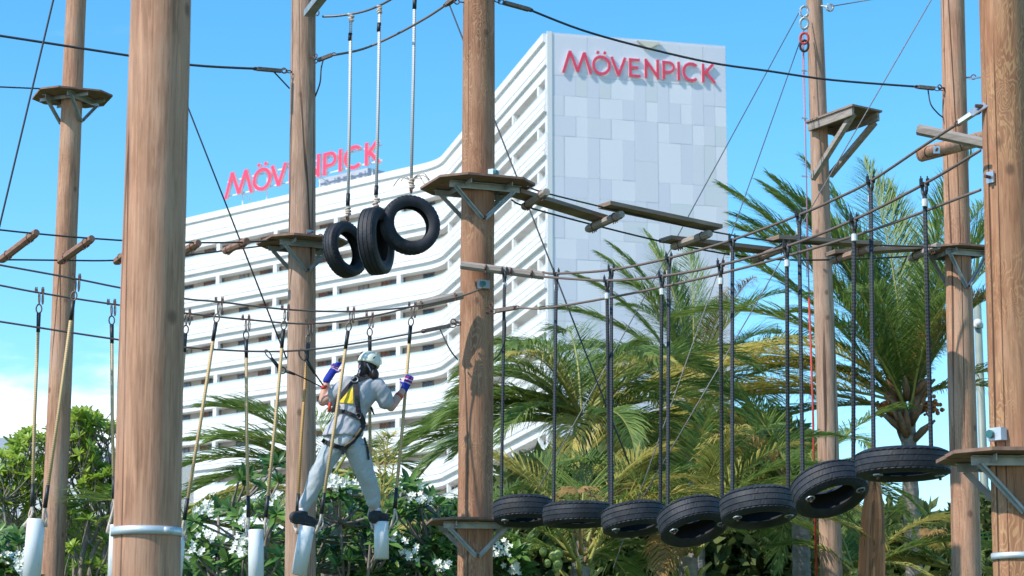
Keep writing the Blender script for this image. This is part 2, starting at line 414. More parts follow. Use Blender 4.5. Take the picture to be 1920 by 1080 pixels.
def sweep(mb, prof, z, s0=0.0, s1=None):
    idx = [q for q in PATH]
    b = len(mb.v); k = len(prof)
    for (p, n) in idx:
        for (o, h) in prof: mb.v.append(p + n*o + V((0, 0, z+h)))
    for i in range(len(idx)-1):
        for j in range(k):
            j2 = (j+1) % k
            mb.face((b+i*k+j, b+i*k+j2, b+(i+1)*k+j2, b+(i+1)*k+j))
    mb.face([b+j for j in range(k-1, -1, -1)]); mb.face([b+(len(idx)-1)*k+j for j in range(k)])
# core
core = MB(); PC_ = [(A2+dW*1.2, PATH[0][1])]+PATH[1:]; front = [p - n*1.25 for p, n in PC_]; back = [p - n*13.0 for p, n in PC_][::-1]
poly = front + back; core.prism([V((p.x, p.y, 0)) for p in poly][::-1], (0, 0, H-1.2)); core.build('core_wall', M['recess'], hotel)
topz = H - 3.5
mb = MB(); sweep(mb, [(-1.9,0),(0,0),(0,.88),(.22,.92),(.22,1.12),(.09,1.16),(.09,1.5),(.14,1.54),(.14,2.75),(.36,2.85),(.36,3.5),(-.4,3.5),(-.4,3.0),(-1.9,3.0)], topz)
mb.build('parapet', M['white'], hotel)
zs = []
z = topz - PF
while z > 2: zs.append(z); z -= PF
for z in zs:
    mb = MB(); sweep(mb, [(-1.9,0),(0,0),(0,.62),(.30,.68),(.30,1.02),(.12,1.06),(.12,1.18),(.22,1.22),(.22,1.62),(.13,1.66),(.13,1.75),(.18,1.79),(.18,2.40),(.08,2.46),(-1.9,2.46)], z)
    mb.build('balcony_band', M['white'], hotel)
    mb = MB(); sweep(mb, [(-.02,0),(.02,0),(.02,.26),(-.02,.26)], z+2.46); mb.build('balustrade', M['balglass'], hotel)
OPEN = [z_+2.46 for z_ in zs]       # bottom of each opening, height 1.24
def fbox(mb, s, wd, z0, z1, o0, o1):
    p, n = pathat(s); tdir = V((n.y, -n.x, 0))
    mb.box(p + n*((o0+o1)/2) + V((0,0,(z0+z1)/2)), tdir*wd/2, n*(o1-o0)/2, V((0,0,(z1-z0)/2)))
BAY = 9.35
rw = random.Random(9); M['frame_dk'] = simple('dark_window_frame', (.12,.10,.09), (.09,.08,.07), .5, 0, 1, bs=0); M['glass2'] = simple('window_glass_paler', (.09,.10,.12), (.06,.07,.085), .15, 0, .4, bs=0); M['curtain'] = simple('curtained_window', (.27,.25,.23), (.20,.18,.17), .5, 0, .9, bs=0); WM = [M['glass_dk']]*4+[M['glass2']]*2+[M['curtain']]
for k, zo in enumerate(OPEN[:12]):
    s = 3.4; 
    while s < TOT-1:
        mb = MB(); fbox(mb, s, .55, zo+.0, zo+1.12, -.38, -.03); mb.build('column', M['white_plain'], hotel)
        def el(s_, wd, nm, mt, sub=False):
            if s_ > TOT-.5: return
            mb = MB(); mb.cur = 0; fbox(mb, s_, wd, zo-.9, zo+1.02, -1.27, -1.19)
            mb.cur = 1; fbox(mb, s_-wd/2, .09, zo-.9, zo+1.06, -1.27, -1.15); fbox(mb, s_+wd/2, .09, zo-.9, zo+1.06, -1.27, -1.15); fbox(mb, s_, .07, zo-.9, zo+1.06, -1.27, -1.16)
            mb.build(nm, [mt, M['frame_dk'] if nm == 'window' else M['door_br']], hotel)
        el(s+1.35, 1.9, 'window', rw.choice(WM)); el(s+3.0, 1.3, 'door', M['door_br'])
        el(s+6.3, 1.4, 'window', rw.choice(WM))
        s += BAY
# deep blades between rooms behind the balconies
# tower end face
fR = V((sin(rad(74.87)), cos(rad(74.87)), 0)); fN = V((fR.y, -fR.x, 0)); FW = 15.07
mb = MB(); p0 = A2 + fN*.25; mb.prism([p0 + V((0,0,0)), p0+fR*FW, p0+fR*FW - fN*14, p0 - fN*.9 + dW*0.0], (0, 0, H+.05))
mb.build('tower_wall', simple('tower_wall_grey', (.70,.70,.75), (.68,.68,.73), .6, 0, .5, bs=0), hotel)
mb = MB(); mb.prism([A2 + fN*.25 - fR*.12, A2 + fN*.36 - fR*.12, A2 + fN*.36+fR*.3, A2 + fN*.25+fR*.3], (0,0,H+.1)); mb.build('corner_trim', M['white'], hotel)
# panels: 15 columns, rows of one half storey; light panels copied from the photograph
NC = 15; cw = (FW-.34)/NC; rh = 1.66; NR = 24
gridd = {}
rects = []
def occ(c0, c1, r0, r1): return any((c, r) in gridd for c in range(c0, c1) for r in range(r0, r1))
def put(c0, c1, r0, r1, k):
    if occ(c0, c1, r0, r1): return
    for c in range(c0, c1):
        for r in range(r0, r1): gridd[(c, r)] = 1
    rects.append((c0, c1, r0, r1, k))
for q in [(1,3,3,4),(2,3,4,5),(1,3,5,7),(4,6,3,4),(5,7,4,5),(4,6,5,7),(5,7,2,3),(5,7,7,8),(8,9,3,4),(9,10,4,5),(9,11,5,7),(10,12,7,8),(10,12,2,3),(11,12,3,4),(12,13,4,5),(14,15,3,4),(14,15,5,7),
          (1,3,9,10),(8,9,9,10),(4,6,9,10),(0,2,10,11),(5,7,10,11),(10,12,10,12),(12,14,8,9),(2,4,11,13),(7,9,12,14),(13,15,11,12),(4,5,12,14),(10,11,14,15),(1,2,14,16)]:
    put(*q, 0)
rr = random.Random(5)
for r in range(NR):
    for c in range(NC):
        if (c, r) in gridd: continue
        wc = rr.choice((1,1,2,2,3)); hr = rr.choice((1,1,2,2))
        if r < 2: wc, hr = rr.choice((2,3,3)), 2
        while wc > 1 and (c+wc > NC or occ(c, c+wc, r, r+1)): wc -= 1
        while hr > 1 and (r+hr > NR or occ(c, c+wc, r, r+hr)): hr -= 1
        put(c, c+wc, r, r+hr, rr.choice((1,2,3,3,4)) if r > 1 else rr.choice((1,3,4)))
for (c0, c1, r0, r1, k) in rects:
    x0 = .32+c0*cw; x1 = .32+c1*cw - .012; z1 = H-.15-r0*rh; z0 = H-.15-r1*rh+.012
    mb = MB(); base = A2 + fN*.252
    mb.prism([base+fR*x0+V((0,0,z0)), base+fR*x1+V((0,0,z0)), base+fR*x1+V((0,0,z1)), base+fR*x0+V((0,0,z1))], fN*(.03+.004*k)); mb.build('panel', M['panel%d' % k], hotel)
# small pediment ornament at the top
mb = MB(); pc = A2 + fR*8.4 + V((0,0,H-.15)) + fN*.34
mb.prism([pc - fR*1.0, pc - fR*.65 - V((0,0,.25)), pc - V((0,0,.62)), pc + fR*.65 - V((0,0,.25)), pc + fR*1.0], fN*.25)
mb.build('crest', simple('crest_cream', (.72,.66,.54), (.66,.60,.48), .6, 0, 1, bs=0), hotel)

# ------------------------------------------------------------------ sign lettering (units: letter height 72)
def stroke(mb, T, a, b_, wd, j):
    a, b_ = V((*a, 0)), V((*b_, 0)); d = (b_-a).normalized(); n_ = V((-d.y, d.x, 0))*wd/2
    mb_poly(mb, T, [a-n_, b_-n_, b_+n_, a+n_], j)
def mb_poly(mb, T, pts, j):
    n = len(pts); b = len(mb.v)
    for p in pts: mb.v.append(T(p.x, p.y, j*.006))
    for p in pts: mb.v.append(T(p.x, p.y, 1.0+j*.006))
    mb.cur = 1
    for i in range(n): mb.face((b+i, b+(i+1)%n, b+n+(i+1)%n, b+n+i))
    mb.face([b+i for i in range(n-1, -1, -1)]); mb.cur = 0; mb.face([b+n+i for i in range(n)])
def arc(mb, T, cx, cy, rx, ry, a0, a1, wd, j, n=20):
    for i in range(n):
        t0 = rad(a0+(a1-a0)*i/n); t1 = rad(a0+(a1-a0)*(i+1)/n)
        ps = [V((cx+(rx-wd/2)*cos(t0), cy+(ry-wd/2)*sin(t0), 0)), V((cx+(rx+wd/2)*cos(t0), cy+(ry+wd/2)*sin(t0), 0)), V((cx+(rx+wd/2)*cos(t1), cy+(ry+wd/2)*sin(t1), 0)), V((cx+(rx-wd/2)*cos(t1), cy+(ry-wd/2)*sin(t1), 0))]
        mb_poly(mb, T, ps, j)
def letters(T, parent, W=12):
    def mk(fn):
        mb = MB(); fn(mb); mb.build('letter', [M['sign_red'], M['sign_side']], parent)
    def fM(mb):
        stroke(mb, T, (5, -2), (30, 82), W, 0); stroke(mb, T, (30, 82), (58, 6), W, 1); stroke(mb, T, (58, 6), (84, 80), W, 2); stroke(mb, T, (84, 80), (108, 0), W, 3)
    mk(fM)
    def fO(mb):
        arc(mb, T, 148, 36, 30, 32, 0, 360, W, 0, 36)
        arc(mb, T, 135, 84, 3.2, 3.2, 0, 360, 6.4, 1, 12); arc(mb, T, 161, 84, 3.2, 3.2, 0, 360, 6.4, 2, 12)
    mk(fO)
    mk(lambda mb: (stroke(mb, T, (186, 72), (212, 2), W, 0), stroke(mb, T, (212, 2), (238, 72), W, 1)))
    mk(lambda mb: (stroke(mb, T, (257, 0), (257, 72), W, 0), stroke(mb, T, (251, 66.5), (294, 66.5), W-1, 1), stroke(mb, T, (251, 37), (288, 37), W-1, 2), stroke(mb, T, (251, 5.5), (296, 5.5), W-1, 3)))
    mk(lambda mb: (stroke(mb, T, (316, 0), (316, 74), W, 0), stroke(mb, T, (361, 0), (361, 74), W, 1), stroke(mb, T, (314, 72), (363, 4), W, 2)))
    def fP(mb):
        stroke(mb, T, (384, 0), (384, 72), W, 0); stroke(mb, T, (378, 66.5), (404, 66.5), W-1, 1); stroke(mb, T, (378, 29), (404, 29), W-1, 2)
        arc(mb, T, 404, 47.75, 18.7, 18.7, -90, 90, W-1, 3, 16)
    mk(fP)
    mk(lambda mb: stroke(mb, T, (441, 0), (441, 72), W, 0))
    mk(lambda mb: arc(mb, T, 490, 36, 30, 32, 48, 312, W, 0, 30))
    mk(lambda mb: (stroke(mb, T, (535, 0), (535, 72), W, 0), stroke(mb, T, (539, 33), (574, 72), W, 1), stroke(mb, T, (547, 40), (580, 0), W, 2)))
# tower sign
tsign = thing('wall_sign', (A2.x, A2.y, H-5), 'red MÖVENPICK raised letters along the top of the grey tower face', 'sign', 'hotel signs')
pxu = 12.95/580.0
def Tt(x, y, d): return A2 + fR*(1.08+x*pxu) + fN*(.36+d*.12) + V((0, 0, H-3.22+y*pxu*.98))
letters(Tt, tsign, 11)
mb = MB()
for x in (30, 84, 148, 257, 316, 361, 384, 441, 465, 535):
    for y in (30, 55): mb.bar(Tt(x, y, -1.2), Tt(x, y, .2), .05, .05)
mb.build('standoff', M['white_plain'], tsign)
# roof sign, standing along the left parapet
pL, nL = pathat(TOT-2)
def proj(P):
    y = P.y; z = P.z-CAMZ; dz = y*CP+z*SP; return 960+F*P.x/dz, 540-F*(z*CP-y*SP)/dz
def s_for_px(px):
    lo, hi_ = 30.0, TOT+20
    for _ in range(40):
        mid = (lo+hi_)/2; i = len(cum)-1; p, n = (pathat(mid) if mid < TOT else (PATH[-1][0]+dL*(mid-TOT), PATH[-1][1]))
        if proj(V((p.x, p.y, H+2)))[0] > px: lo = mid
        else: hi_ = mid
    return lo
sA = s_for_px(415); sB = s_for_px(708)
def ppos(s): return (pathat(s) if s < TOT else (PATH[-1][0]+dL*(s-TOT), PATH[-1][1]))
uw = (sA-sB)/585.0
rsign = thing('roof_sign', tuple(ppos((sA+sB)/2)[0] + V((0,0,H))), 'red MÖVENPICK letters on a white frame standing on the left roof edge', 'sign', 'hotel signs')
def Tr(x, y, d):
    p, n = ppos(sA - x*uw); p = ppos(sA)[0].lerp(ppos(sB)[0], x/585.0)
    return p + PATH[-1][1]*(-.7+d*.3) + V((0, 0, H+1.4+y*.0335))
letters(Tr, rsign, 12)
fm = MB()
for yy in (10, 58): fm.bar(Tr(0, yy, -.6), Tr(580, yy, -.6), .12, .12)
for xx in (55, 150, 255, 350, 460, 540): fm.bar(Tr(xx, -60, -1.2), Tr(xx, 62, -1.2), .13, .13)
for xx in (60, 350): fm.bar(Tr(xx, 10, -1.2), Tr(xx+14, -24, -5), .1, .1)
fm.build('frame', M['white_plain'], rsign)
# penthouse + antenna on the roof
pm_, nm_ = pathat(s_for_px(650))
mb = MB(); c = ppos(s_for_px(650))[0]; tdir = dL
q0 = ppos(s_for_px(652))[0]-PATH[-1][1]*2.8; q1 = ppos(s_for_px(560))[0]-PATH[-1][1]*2.8; bk = -PATH[-1][1]*2.5
mb.prism([V((q.x,q.y,H-1.2)) for q in (q0, q1, q1+bk, q0+bk)], (0,0,3.2)); mb.build('penthouse', M['penthouse'], hotel)
mb = MB(); q = ppos(s_for_px(680))[0]-PATH[-1][1]*2.0; mb.tube([V((q.x,q.y,H+2)), V((q.x,q.y,H+6.4))], .06, 5); mb.ball(V((q.x,q.y,H+6.45)), .14, 6); mb.build('antenna', M['penthouse'], hotel)

# low building beyond the left tree
nb = thing('low_building', (-38, 210, 0), 'low white building with small square windows behind the left tree', 'building')
def nbx(px0, px1, pyt, Y, dep, mat, nm, par):
    a = at(px0, pyt, Y); b_ = at(px1, pyt, Y); mb = MB()
    mb.box(((a.x+b_.x)/2, Y+dep/2, a.z/2), ((b_.x-a.x)/2,0,0), (0,dep/2,0), (0,0,a.z/2)); return mb.build(nm, mat, par)
nbx(40, 330, 838, 200, 12, M['white'], 'wall', nb)
nbx(-120, 39, 820, 203, 10, M['penthouse'], 'annex_wall', nb)
for px in (182, 205, 232): 
    for py in (862, 930):
        mb = MB(); a = at(px, py, 199.93); mb.box(a, (.35,0,0), (0,.06,0), (0,0,.5)); wd_ = mb.build('window', M['glass_dk'], nb)

# ------------------------------------------------------------------ wooden poles
POLES = {}
def pole(key, top, bot, Y, r0, r1, mat, label, ztop, bands=()):
    """top/bot: x of the axis at the upper and lower frame edge"""
    a = at(bot, 1080, Y); b_ = at(top, 0, Y)
    d = (b_-a)/(b_.z-a.z); base = a - d*a.z; tip = base + d*ztop
    rr = random.Random(key); n = 40; k = int(ztop*5)
    mb = MB(); pts = []; rad_ = []
    bb = len(mb.v)
    ph = rr.random()*9
    for i in range(k+1):
        z = ztop*i/k; t_ = (z-a.z)/(b_.z-a.z); r = r0+(r1-r0)*t_
        for j in range(n):
            an = 2*pi*j/n
            q = r*(1 + .012*mnoise.noise(V((cos(an)*1.3+ph, sin(an)*1.3, z*.9))) + .006*mnoise.noise(V((cos(an)*5+ph, sin(an)*5, z*2.5))))
            wob = V((mnoise.noise(V((ph, 3.1, z*.35)))*.012, mnoise.noise(V((7.3, ph, z*.35)))*.012, 0))
            mb.v.append(base + d*z + wob + V((cos(an)*q, sin(an)*q, 0)))
    for i in range(k):
        for j in range(n): mb.face((bb+i*n+j, bb+i*n+(j+1)%n, bb+(i+1)*n+(j+1)%n, bb+(i+1)*n+j))
    mb.face([bb+k*n+j for j in range(n)])
    root = thing('wooden_pole', tuple(base), label, 'pole', 'tall wooden poles of the rope course')
    mb.build('shaft', mat, root, True)
    P = dict(base=base, d=d, r0=r0, r1=r1, za=a.z, zb=b_.z, root=root, Y=Y)
    POLES[key] = P
    for py in bands:
        c = axis(key, at(top+(bot-top)*py/1080, py, Y).z); r = prad(key, c.z)+.004
        mb = MB(); n2 = 48
        mb.lathe([(r, -.02), (r+.006, -.02), (r+.006, .02), (r, .02)], Matrix.Translation(c), n2); 
        mb.bar(c+V((r*.72, -r*.70, 0)), c+V((r*.78, -r*.76, 0)), .05, .03)
        mb.build('band', M['galv_lt'], root, True)
    return P
def axis(key, z): P = POLES[key]; return P['base'] + P['d']*z
def prad(key, z):
    P = POLES[key]; return P['r0']+(P['r1']-P['r0'])*(z-P['za'])/(P['zb']-P['za'])
def zpy(key, py): return at(0, py, POLES[key]['Y']).z
def hw(key, nm, px, py, build_, mat):        # hardware fixed on the visible face of a pole
    P = POLES[key]; c = axis(key, zpy(key, py)); r = prad(key, c.z)
    tx = at(px, py, P['Y']).x; dx = max(-r*.98, min(r*.98, tx-c.x)); n_ = V((dx, -sqrt(max(0, r*r-dx*dx)), 0)).normalized()
    mb = MB(); build_(mb, c + n_*r*1.0, n_); return mb.build(nm, mat, P['root'])
pole('A', 143.5, 97, 29.0, .152, .127, M['wood'], 'slim brown wooden pole furthest left, with a small octagonal platform high up', 11.5)
pole('B', 301.5, 272.5, 11.6, .166, .152, M['wood_near'], 'broad smooth wooden pole in the left foreground with a pale metal band low down', 6.5, (998,))
pole('C', 570, 563, 24.0, .158, .129, M['wood_grey'], 'greyish wooden pole directly left of the hanging tyre swings', 10.5)
pole('D', 897.5, 890.5, 22.3, .168, .156, M['wood_flame'], 'central wooden pole carrying two platforms, with pale flame grain', 10)
pole('E', 1528, 1559.5, 33.0, .160, .118, M['wood_grey'], 'thin distant pole at right with a long-braced wooden platform and red rope beside it', 13)
pole('F', 1785.5, 1812.5, 25.0, .156, .129, M['wood'], 'wooden pole at right with a short horizontal log bolted across it', 11)
pole('G', 1877, 1914, 14.9, .172, .148, M['wood_flame2'], 'thick orange-brown flame-grained pole at the right edge with a metal band', 7.5, (1044,))
def eyebolt(mb, c, n):
    mb.tube([c-n*.02, c+n*.05], .007, 6); mb.ring(c+n*.075, n.cross(V((0,0,1))), .026, .0065)
for k, px, py in (('C',587,32),('C',585,113),('C',546,134),('D',864,606),('D',913,580),('F',1770,168),('F',1811,147),('C',590,447),('D',870,8)):
    hw(k, 'eye_bolt', px, py, eyebolt, M['rust'])
def plate_(sz, sh=.09):
    def f(mb, c, n):
        s = n.cross(V((0,0,1))).normalized()
        mb.cur = 0; mb.box(c+n*.008, s*sz/2, n*.006, V((0,0,sh/2)))
        mb.cur = 1; mb.tube([c+n*.01, c+n*.06], .012, 6)
    return f
hw('G', 'steel_plate', 1853, 339, plate_(.06, .075), [M['steel'], M['rust']])
hw('C', 'steel_plate', 582, 441, plate_(.08, .06), [M['steel'], M['rust']])
def tilted(mb, c, n):
    s = V((.85,-.3,.5)).normalized(); u = n.cross(s).normalized()
    mb.cur = 0; mb.box(c+n*.02, s*.065, n*.006, u*.035); mb.cur = 1; mb.tube([c+n*.02+s*.02, c+n*.07+s*.02], .013, 6)
hw('G', 'steel_plate', 1838, 205, tilted, [M['steel'], M['rust']])
def capped(mb, c, n):
    s = n.cross(V((0,0,1))).normalized()
    mb.cur = 0; mb.box(c+n*.03, s*.055, n*.03, V((0,0,.04))); mb.cur = 1; mb.tube([c+n*.03+s*.02, c+n*.085+s*.02], .027, 10)
hw('D', 'cable_anchor', 905, 540, capped, [M['galv'], M['green_cap']])
hw('D', 'cable_anchor', 921, 331, capped, [M['galv_lt'], M['green_cap']])
hw('G', 'cable_anchor', 1868, 819, capped, [M['galv_lt'], M['green_cap']])

# ------------------------------------------------------------------ platforms
def platform(key, py, R, ang, label, drop=.30, nbar=2, shift=(0,0), deckz=.022, barang=None):
    z = zpy(key, py); c = axis(key, z) + V((shift[0], shift[1], 0)); pr = prad(key, z); pc = axis(key, z)
    root = thing('pole_platform', tuple(c), label, 'platform', 'small standing platforms fixed round the poles')
    a0 = rad(ang); e1 = V((cos(a0), sin(a0), 0)); e2 = V((-sin(a0), cos(a0), 0)); up = V((0,0,1))
    # two half decks of plywood with cut corners, notched round the pole
    rr = random.Random(label)
    for sgn in (-1, 1):
        g_ = .004; cut = R*.42
        out = [(-R, g_), (-R, R-cut), (-R+cut, R), (R-cut, R), (R, R-cut), (R, g_)]
        hole = [(pr*1.1*cos(t_), max(g_, pr*1.1*sin(t_))) for t_ in [rad(x) for x in (0, 30, 60, 90, 120, 150, 180)]]
        poly = [c + e1*x + e2*(y*sgn) for x, y in out + [(h[0], h[1]) for h in hole]]
        mb = MB(); k = rr.uniform(0, .006)
        # split in convex quads fan: strips between outer and hole points
        O = out; Hh = hole[::-1]
        mbv = [c+e1*x+e2*(y*sgn)+up*k for x, y in O] + [c+e1*x+e2*(y*sgn)+up*k for x, y in Hh]
        fs = [(0,1,6,), (1,7,6), (1,2,7), (2,8,7), (2,9,8), (2,3,9), (3,10,9), (3,4,10), (4,11,10), (4,12,11), (4,5,12)]
        b = mb.add(mbv, fs); nb_ = len(mbv); tp = [p+up*deckz for p in mbv]; b2 = mb.add(tp, [f[::-1] for f in fs])
        loop = [0,1,2,3,4,5,12,11,10,9,8,7,6]
        for i in range(len(loop)):
            x, y = loop[i], loop[(i+1)%len(loop)]; mb.face((b+x, b+y, b2+y, b2+x))
        mb.build('deck_board', M['ply'], root)
    ba = rad(barang if barang is not None else ang)
    f1 = V((cos(ba), sin(ba), 0)); f2 = V((-sin(ba), cos(ba), 0))
    for sgn in (-1, 1):
        off = pc + f2*sgn*(pr+.035) - up*.004
        # angle bar
        mb = MB(); mb.box(off-up*.030, f1*R*.74, f2*.003, up*.028); mb.box(off-up*.004+f2*sgn*.028, f1*R*.74, f2*.025, up*.003); mb.build('angle_bar', M['galv'], root)
        for q in (-1, 1):
            mb = MB(); A = off + f1*q*R*.62 - up*.05 + f2*sgn*.008; Bp = pc + f2*sgn*(pr+.012) - up*(.05+drop) + f1*q*.012
            mb.bar(A, Bp, .042, .006, f2); mb.bar(A+f2*sgn*.02, Bp+f2*sgn*.02, .006, .042, f2)
            mb.build('brace', M['galv'], root)
        mb = MB(); mb.tube([pc+f2*sgn*(pr-.02)-up*(.04+drop), pc+f2*sgn*(pr+.06)-up*(.04+drop)], .014, 6); mb.build('bolt', M['rust'], root)
    # cross stretchers under the deck
    for q in (-1, 1):
        mb = MB(); mb.box(pc + f1*q*(pr+.05) - up*.026, f1*.003, f2*R*.8, up*.022); mb.build('stretcher', M['galv'], root)
    return root
platform('A', 184, .46, 22, 'octagonal platform round the slim pole furthest left', .27, barang=65)
platform('C', 458, .42, 25, 'platform round the greyish pole, beside the three hanging tyre swings', .26)
platform('D', 352, .49, 22, 'upper platform of the central pole, where the zigzag plank walk starts', .29)
platform('D', 982, .44, 8, 'lower platform of the central pole, level with the first bridge tyre', .27)
platform('F', 474, .36, 20, 'platform round the pole at right where the zigzag plank walk ends', .36)
platform('G', 861, .46, 2, 'warped rusty platform round the thick pole at the right edge', .30)

# wood-framed platform on the distant pole
z = zpy('E', 228); c = axis('E', z); rE = prad('E', z)
root = thing('pole_platform', tuple(c), 'boarded platform with long timber braces on the thin distant pole', 'platform', 'small standing platforms fixed round the poles')
up = V((0,0,1)); e1 = V((.49,-.87,0)); e2 = V((.80,.60,0)).normalized(); cc = at(1581,226,32.6)
for i in range(5):
    mb = MB(); mb.box(cc + e2*(-.24+i*.12) + up*.055, e1*.56, e2*.057, up*.014); mb.build('deck_board', M['plank'], root)
for sgn in (-1, 1):
    mb = MB(); mb.box(cc + e2*sgn*.25 - up*.02, e1*.52, e2*.022, up*.060); mb.build('joist', M['plank_grey'], root)
mb = MB(); mb.bar(at(1600,213,32.15), at(1523,336,32.8), .06, .085, e2); mb.build('brace', M['plank_grey'], root)
mb = MB(); mb.bar(at(1640,230,32.5), at(1556,330,33.15), .06, .085, e2); mb.build('brace', M['plank_grey'], root)
mb = MB(); mb.box(cc - e1*.50 - up*.02, e1*.022, e2*.26, up*.05); mb.build('end_board', M['plank'], root)

# ------------------------------------------------------------------ cables
def cable(pts, r, mat, label, nm='cable', cat='cable', group=None, smooth=5, parts=None):
    P = [at(*p) for p in pts]; Q = catmull(P, smooth) if smooth and len(P) > 2 else P
    root = thing(nm, tuple(P[0]), label, cat, group)
    mb = MB(); mb.tube(Q, r, 6); mb.build('wire', mat, root, True)
    return root
def clampbar(root, p, q, wd=.05, ht=.035, mat='plate_rust'):
    a, b_ = at(*p), at(*q); mb = MB(); mb.bar(a, b_, wd, ht); d = (b_-a).normalized()
    mb.build('end_clamp', M[mat], root)
    mb = MB(); mb.ring(b_+d*.035, V((0,1,0)), .022, .006, 10, 5, 1.5, d); mb.ring(b_+d*.085, V((0,.3,1)), .022, .006, 10, 5, 1.5, d)
    mb.ring(a-d*.02, V((0,1,0)), .016, .006, 10, 5, 1.5, d); mb.build('shackle', M['rust'], root, kind='stuff')
def tail(root, pts, r=.008):
    mb = MB(); mb.tube(catmull([at(*p) for p in pts], 5), r, 6); mb.build('tail', M['cable_dk'], root, True)
CG = 'steel cables strung between the poles'
YB = 24.0
c1 = cable([(-60,58,22.6),(0,67,22.7),(240,104,23.1),(360,122,23.4),(483,129,23.7)], .013, M['cable_dk'], 'long top cable from the left edge to the greyish pole, above the roof sign', group=CG)
clampbar(c1, (482,129,23.7), (528,133,23.85)); tail(c1, [(512,133,23.8),(528,150,23.85),(543,166,23.9)])
cable([(-60,161,28),(0,163,28.2),(92,167,28.7)], .010, M['cable_dk'], 'short cable from the left edge to the octagonal platform of the slim pole', group=CG)
c2 = cable([(605,31,24),(640,29,23.9),(690,19,23.7),(740,-5,23.4),(790,-40,23.0),(880,-120,22.4)], .013, M['cable'], 'upper of two cables right of the greyish pole, two tyre swing ropes knotted to it', group=CG)
c3 = cable([(622,104,24.0),(680,92,23.7),(740,66,23.4),(800,33,22.9),(842,5,22.6)], .013, M['cable_rust'], 'sagging cable below the tyre swing cable, between greyish and central poles', group=CG)
clampbar(c3, (622,103,24.0), (596,113,24.0)); clampbar(c3, (838,8,22.6), (853,-3,22.5)); tail(c3, [(606,112,24),(602,130,23.9),(600,155,23.9),(591,181,24)])
c4 = cable([(992,18,22.6),(1090,56,22.9),(1200,87,23.3),(1330,117,23.7),(1440,133,24.0),(1560,150,24.4),(1725,163,24.9)], .012, M['cable_dk'], 'long sagging cable crossing in front of the grey tower top', group=CG)
clampbar(c4, (992,18,22.6), (945,5,22.4)); clampbar(c4, (1722,163,24.85), (1752,166,24.9)); tail(c4, [(1740,168,24.9),(1745,195,24.85),(1758,212,24.9),(1768,220,24.95)])
cable([(1300,-900,26),(843,10,26),(843,10,26)][1:] + [(1125,730,26.0),(1180,871,26.0),(1500,1690,26)][0:2], .009, M['cable_dk'], 'thin guy wire passing behind the central pole and down past the tower corner', group='thin straight guy wires', smooth=0)
cable([(273,0,26),(357,213,26),(537,672,26)], .009, M['cable_dk'], 'thin guy wire slanting across the left facade from behind the near pole', group='thin straight guy wires', smooth=0)
cable([(107,-30,20),(100,0,20),(0,420,20),(-40,588,20)], .009, M['cable_dk'], 'thin guy wire slanting down to the left edge of the photo', group='thin straight guy wires', smooth=0)
cable([(1503,15,32.8),(1215,545,30),(1010,915,28)], .007, M['cable'], 'thin guy wire from the distant pole slanting over the tower to the left palm', group='thin straight guy wires', smooth=0)
cable([(1508,55,32.8),(1375,430,31),(1150,1065,28)], .007, M['cable'], 'thin guy wire just right of the tower, running down from the distant pole', group='thin straight guy wires', smooth=0)
cable([(1760,-30,28),(1746,0,28),(1515,400,27.5),(1400,600,27),(1160,1010,26)], .007, M['cable'], 'thin guy wire crossing the distant pole and its timber platform', group='thin straight guy wires', smooth=0)
cable([(1552,13,32.9),(1640,-2,32),(1700,-14,32)], .009, M['cable'], 'short pale wire leaving the distant pole at the top of the frame', group=CG, smooth=0)
c5 = cable([(1814,147,24.9),(1822,147,22),(1850,143,15.2)], .008, M['steel'], 'short steel link between the two right poles', group=CG, smooth=0)

# belay gear and rope on the distant pole
bl = thing('belay_rope', tuple(at(1506,20,32.7)), 'red rope with pulleys hanging beside the thin distant pole', 'rope')
mb = MB(); mb.tube([at(1517,560,32.6), at(1524,760,32.5), at(1531,1090,32.4)], .016, 6); mb.build('lower_rope', M['red_cord'], bl, True)
mb = MB(); mb.tube([at(1506,60,32.7), at(1511,300,32.65), at(1517,560,32.6)], .010, 5); mb.tube([at(1503,60,32.75), at(1512,330,32.7), at(1513,520,32.65)], .007, 5); mb.build('upper_rope', M['pink_cord'], bl, True)
for i, (py, mt) in enumerate(((22,'steel'),(44,'galv'),(72,'red_cord'),(86,'black'))):
    mb = MB(); mb.ring(at(1508,py,32.6), V((.3,1,0)), .06, .02, 12, 6, 1.35, V((0,0,1))); mb.build('pulley' if i == 0 else 'carabiner', M[mt], bl)
mb = MB()
for py in (132, 221, 330, 390, 450): mb.bar(at(1503,py,32.65), at(1514,py+1,32.65), .02, .02)
mb.build('rope_guide', M['galv'], bl)
lamp_ = thing('pulley', tuple(at(1556,13,32.8)), 'small metal pulley on the right side of the distant pole top', 'pulley')
mb = MB(); mb.tube([at(1540,11,32.9), at(1553,13,32.8)], .015, 6); mb.ring(at(1556,14,32.8), V((0,1,0)), .045, .022, 12, 6); mb.build('wheel', M['galv'], lamp_)
mb = MB(); mb.bar(at(1552,8,32.78), at(1559,20,32.78), .03, .05); mb.build('bracket', M['steel'], lamp_)

# grey beam at the top of the greyish pole
bm = MB(); bm.bar(at(578,26,23.75), at(608,-12,23.3), .10, .07); o = bm.build('top_beam', M['galv'], origin=at(578,26,23.75)); tag(o, 'grey metal beam slanting up from the top of the greyish pole', 'beam')

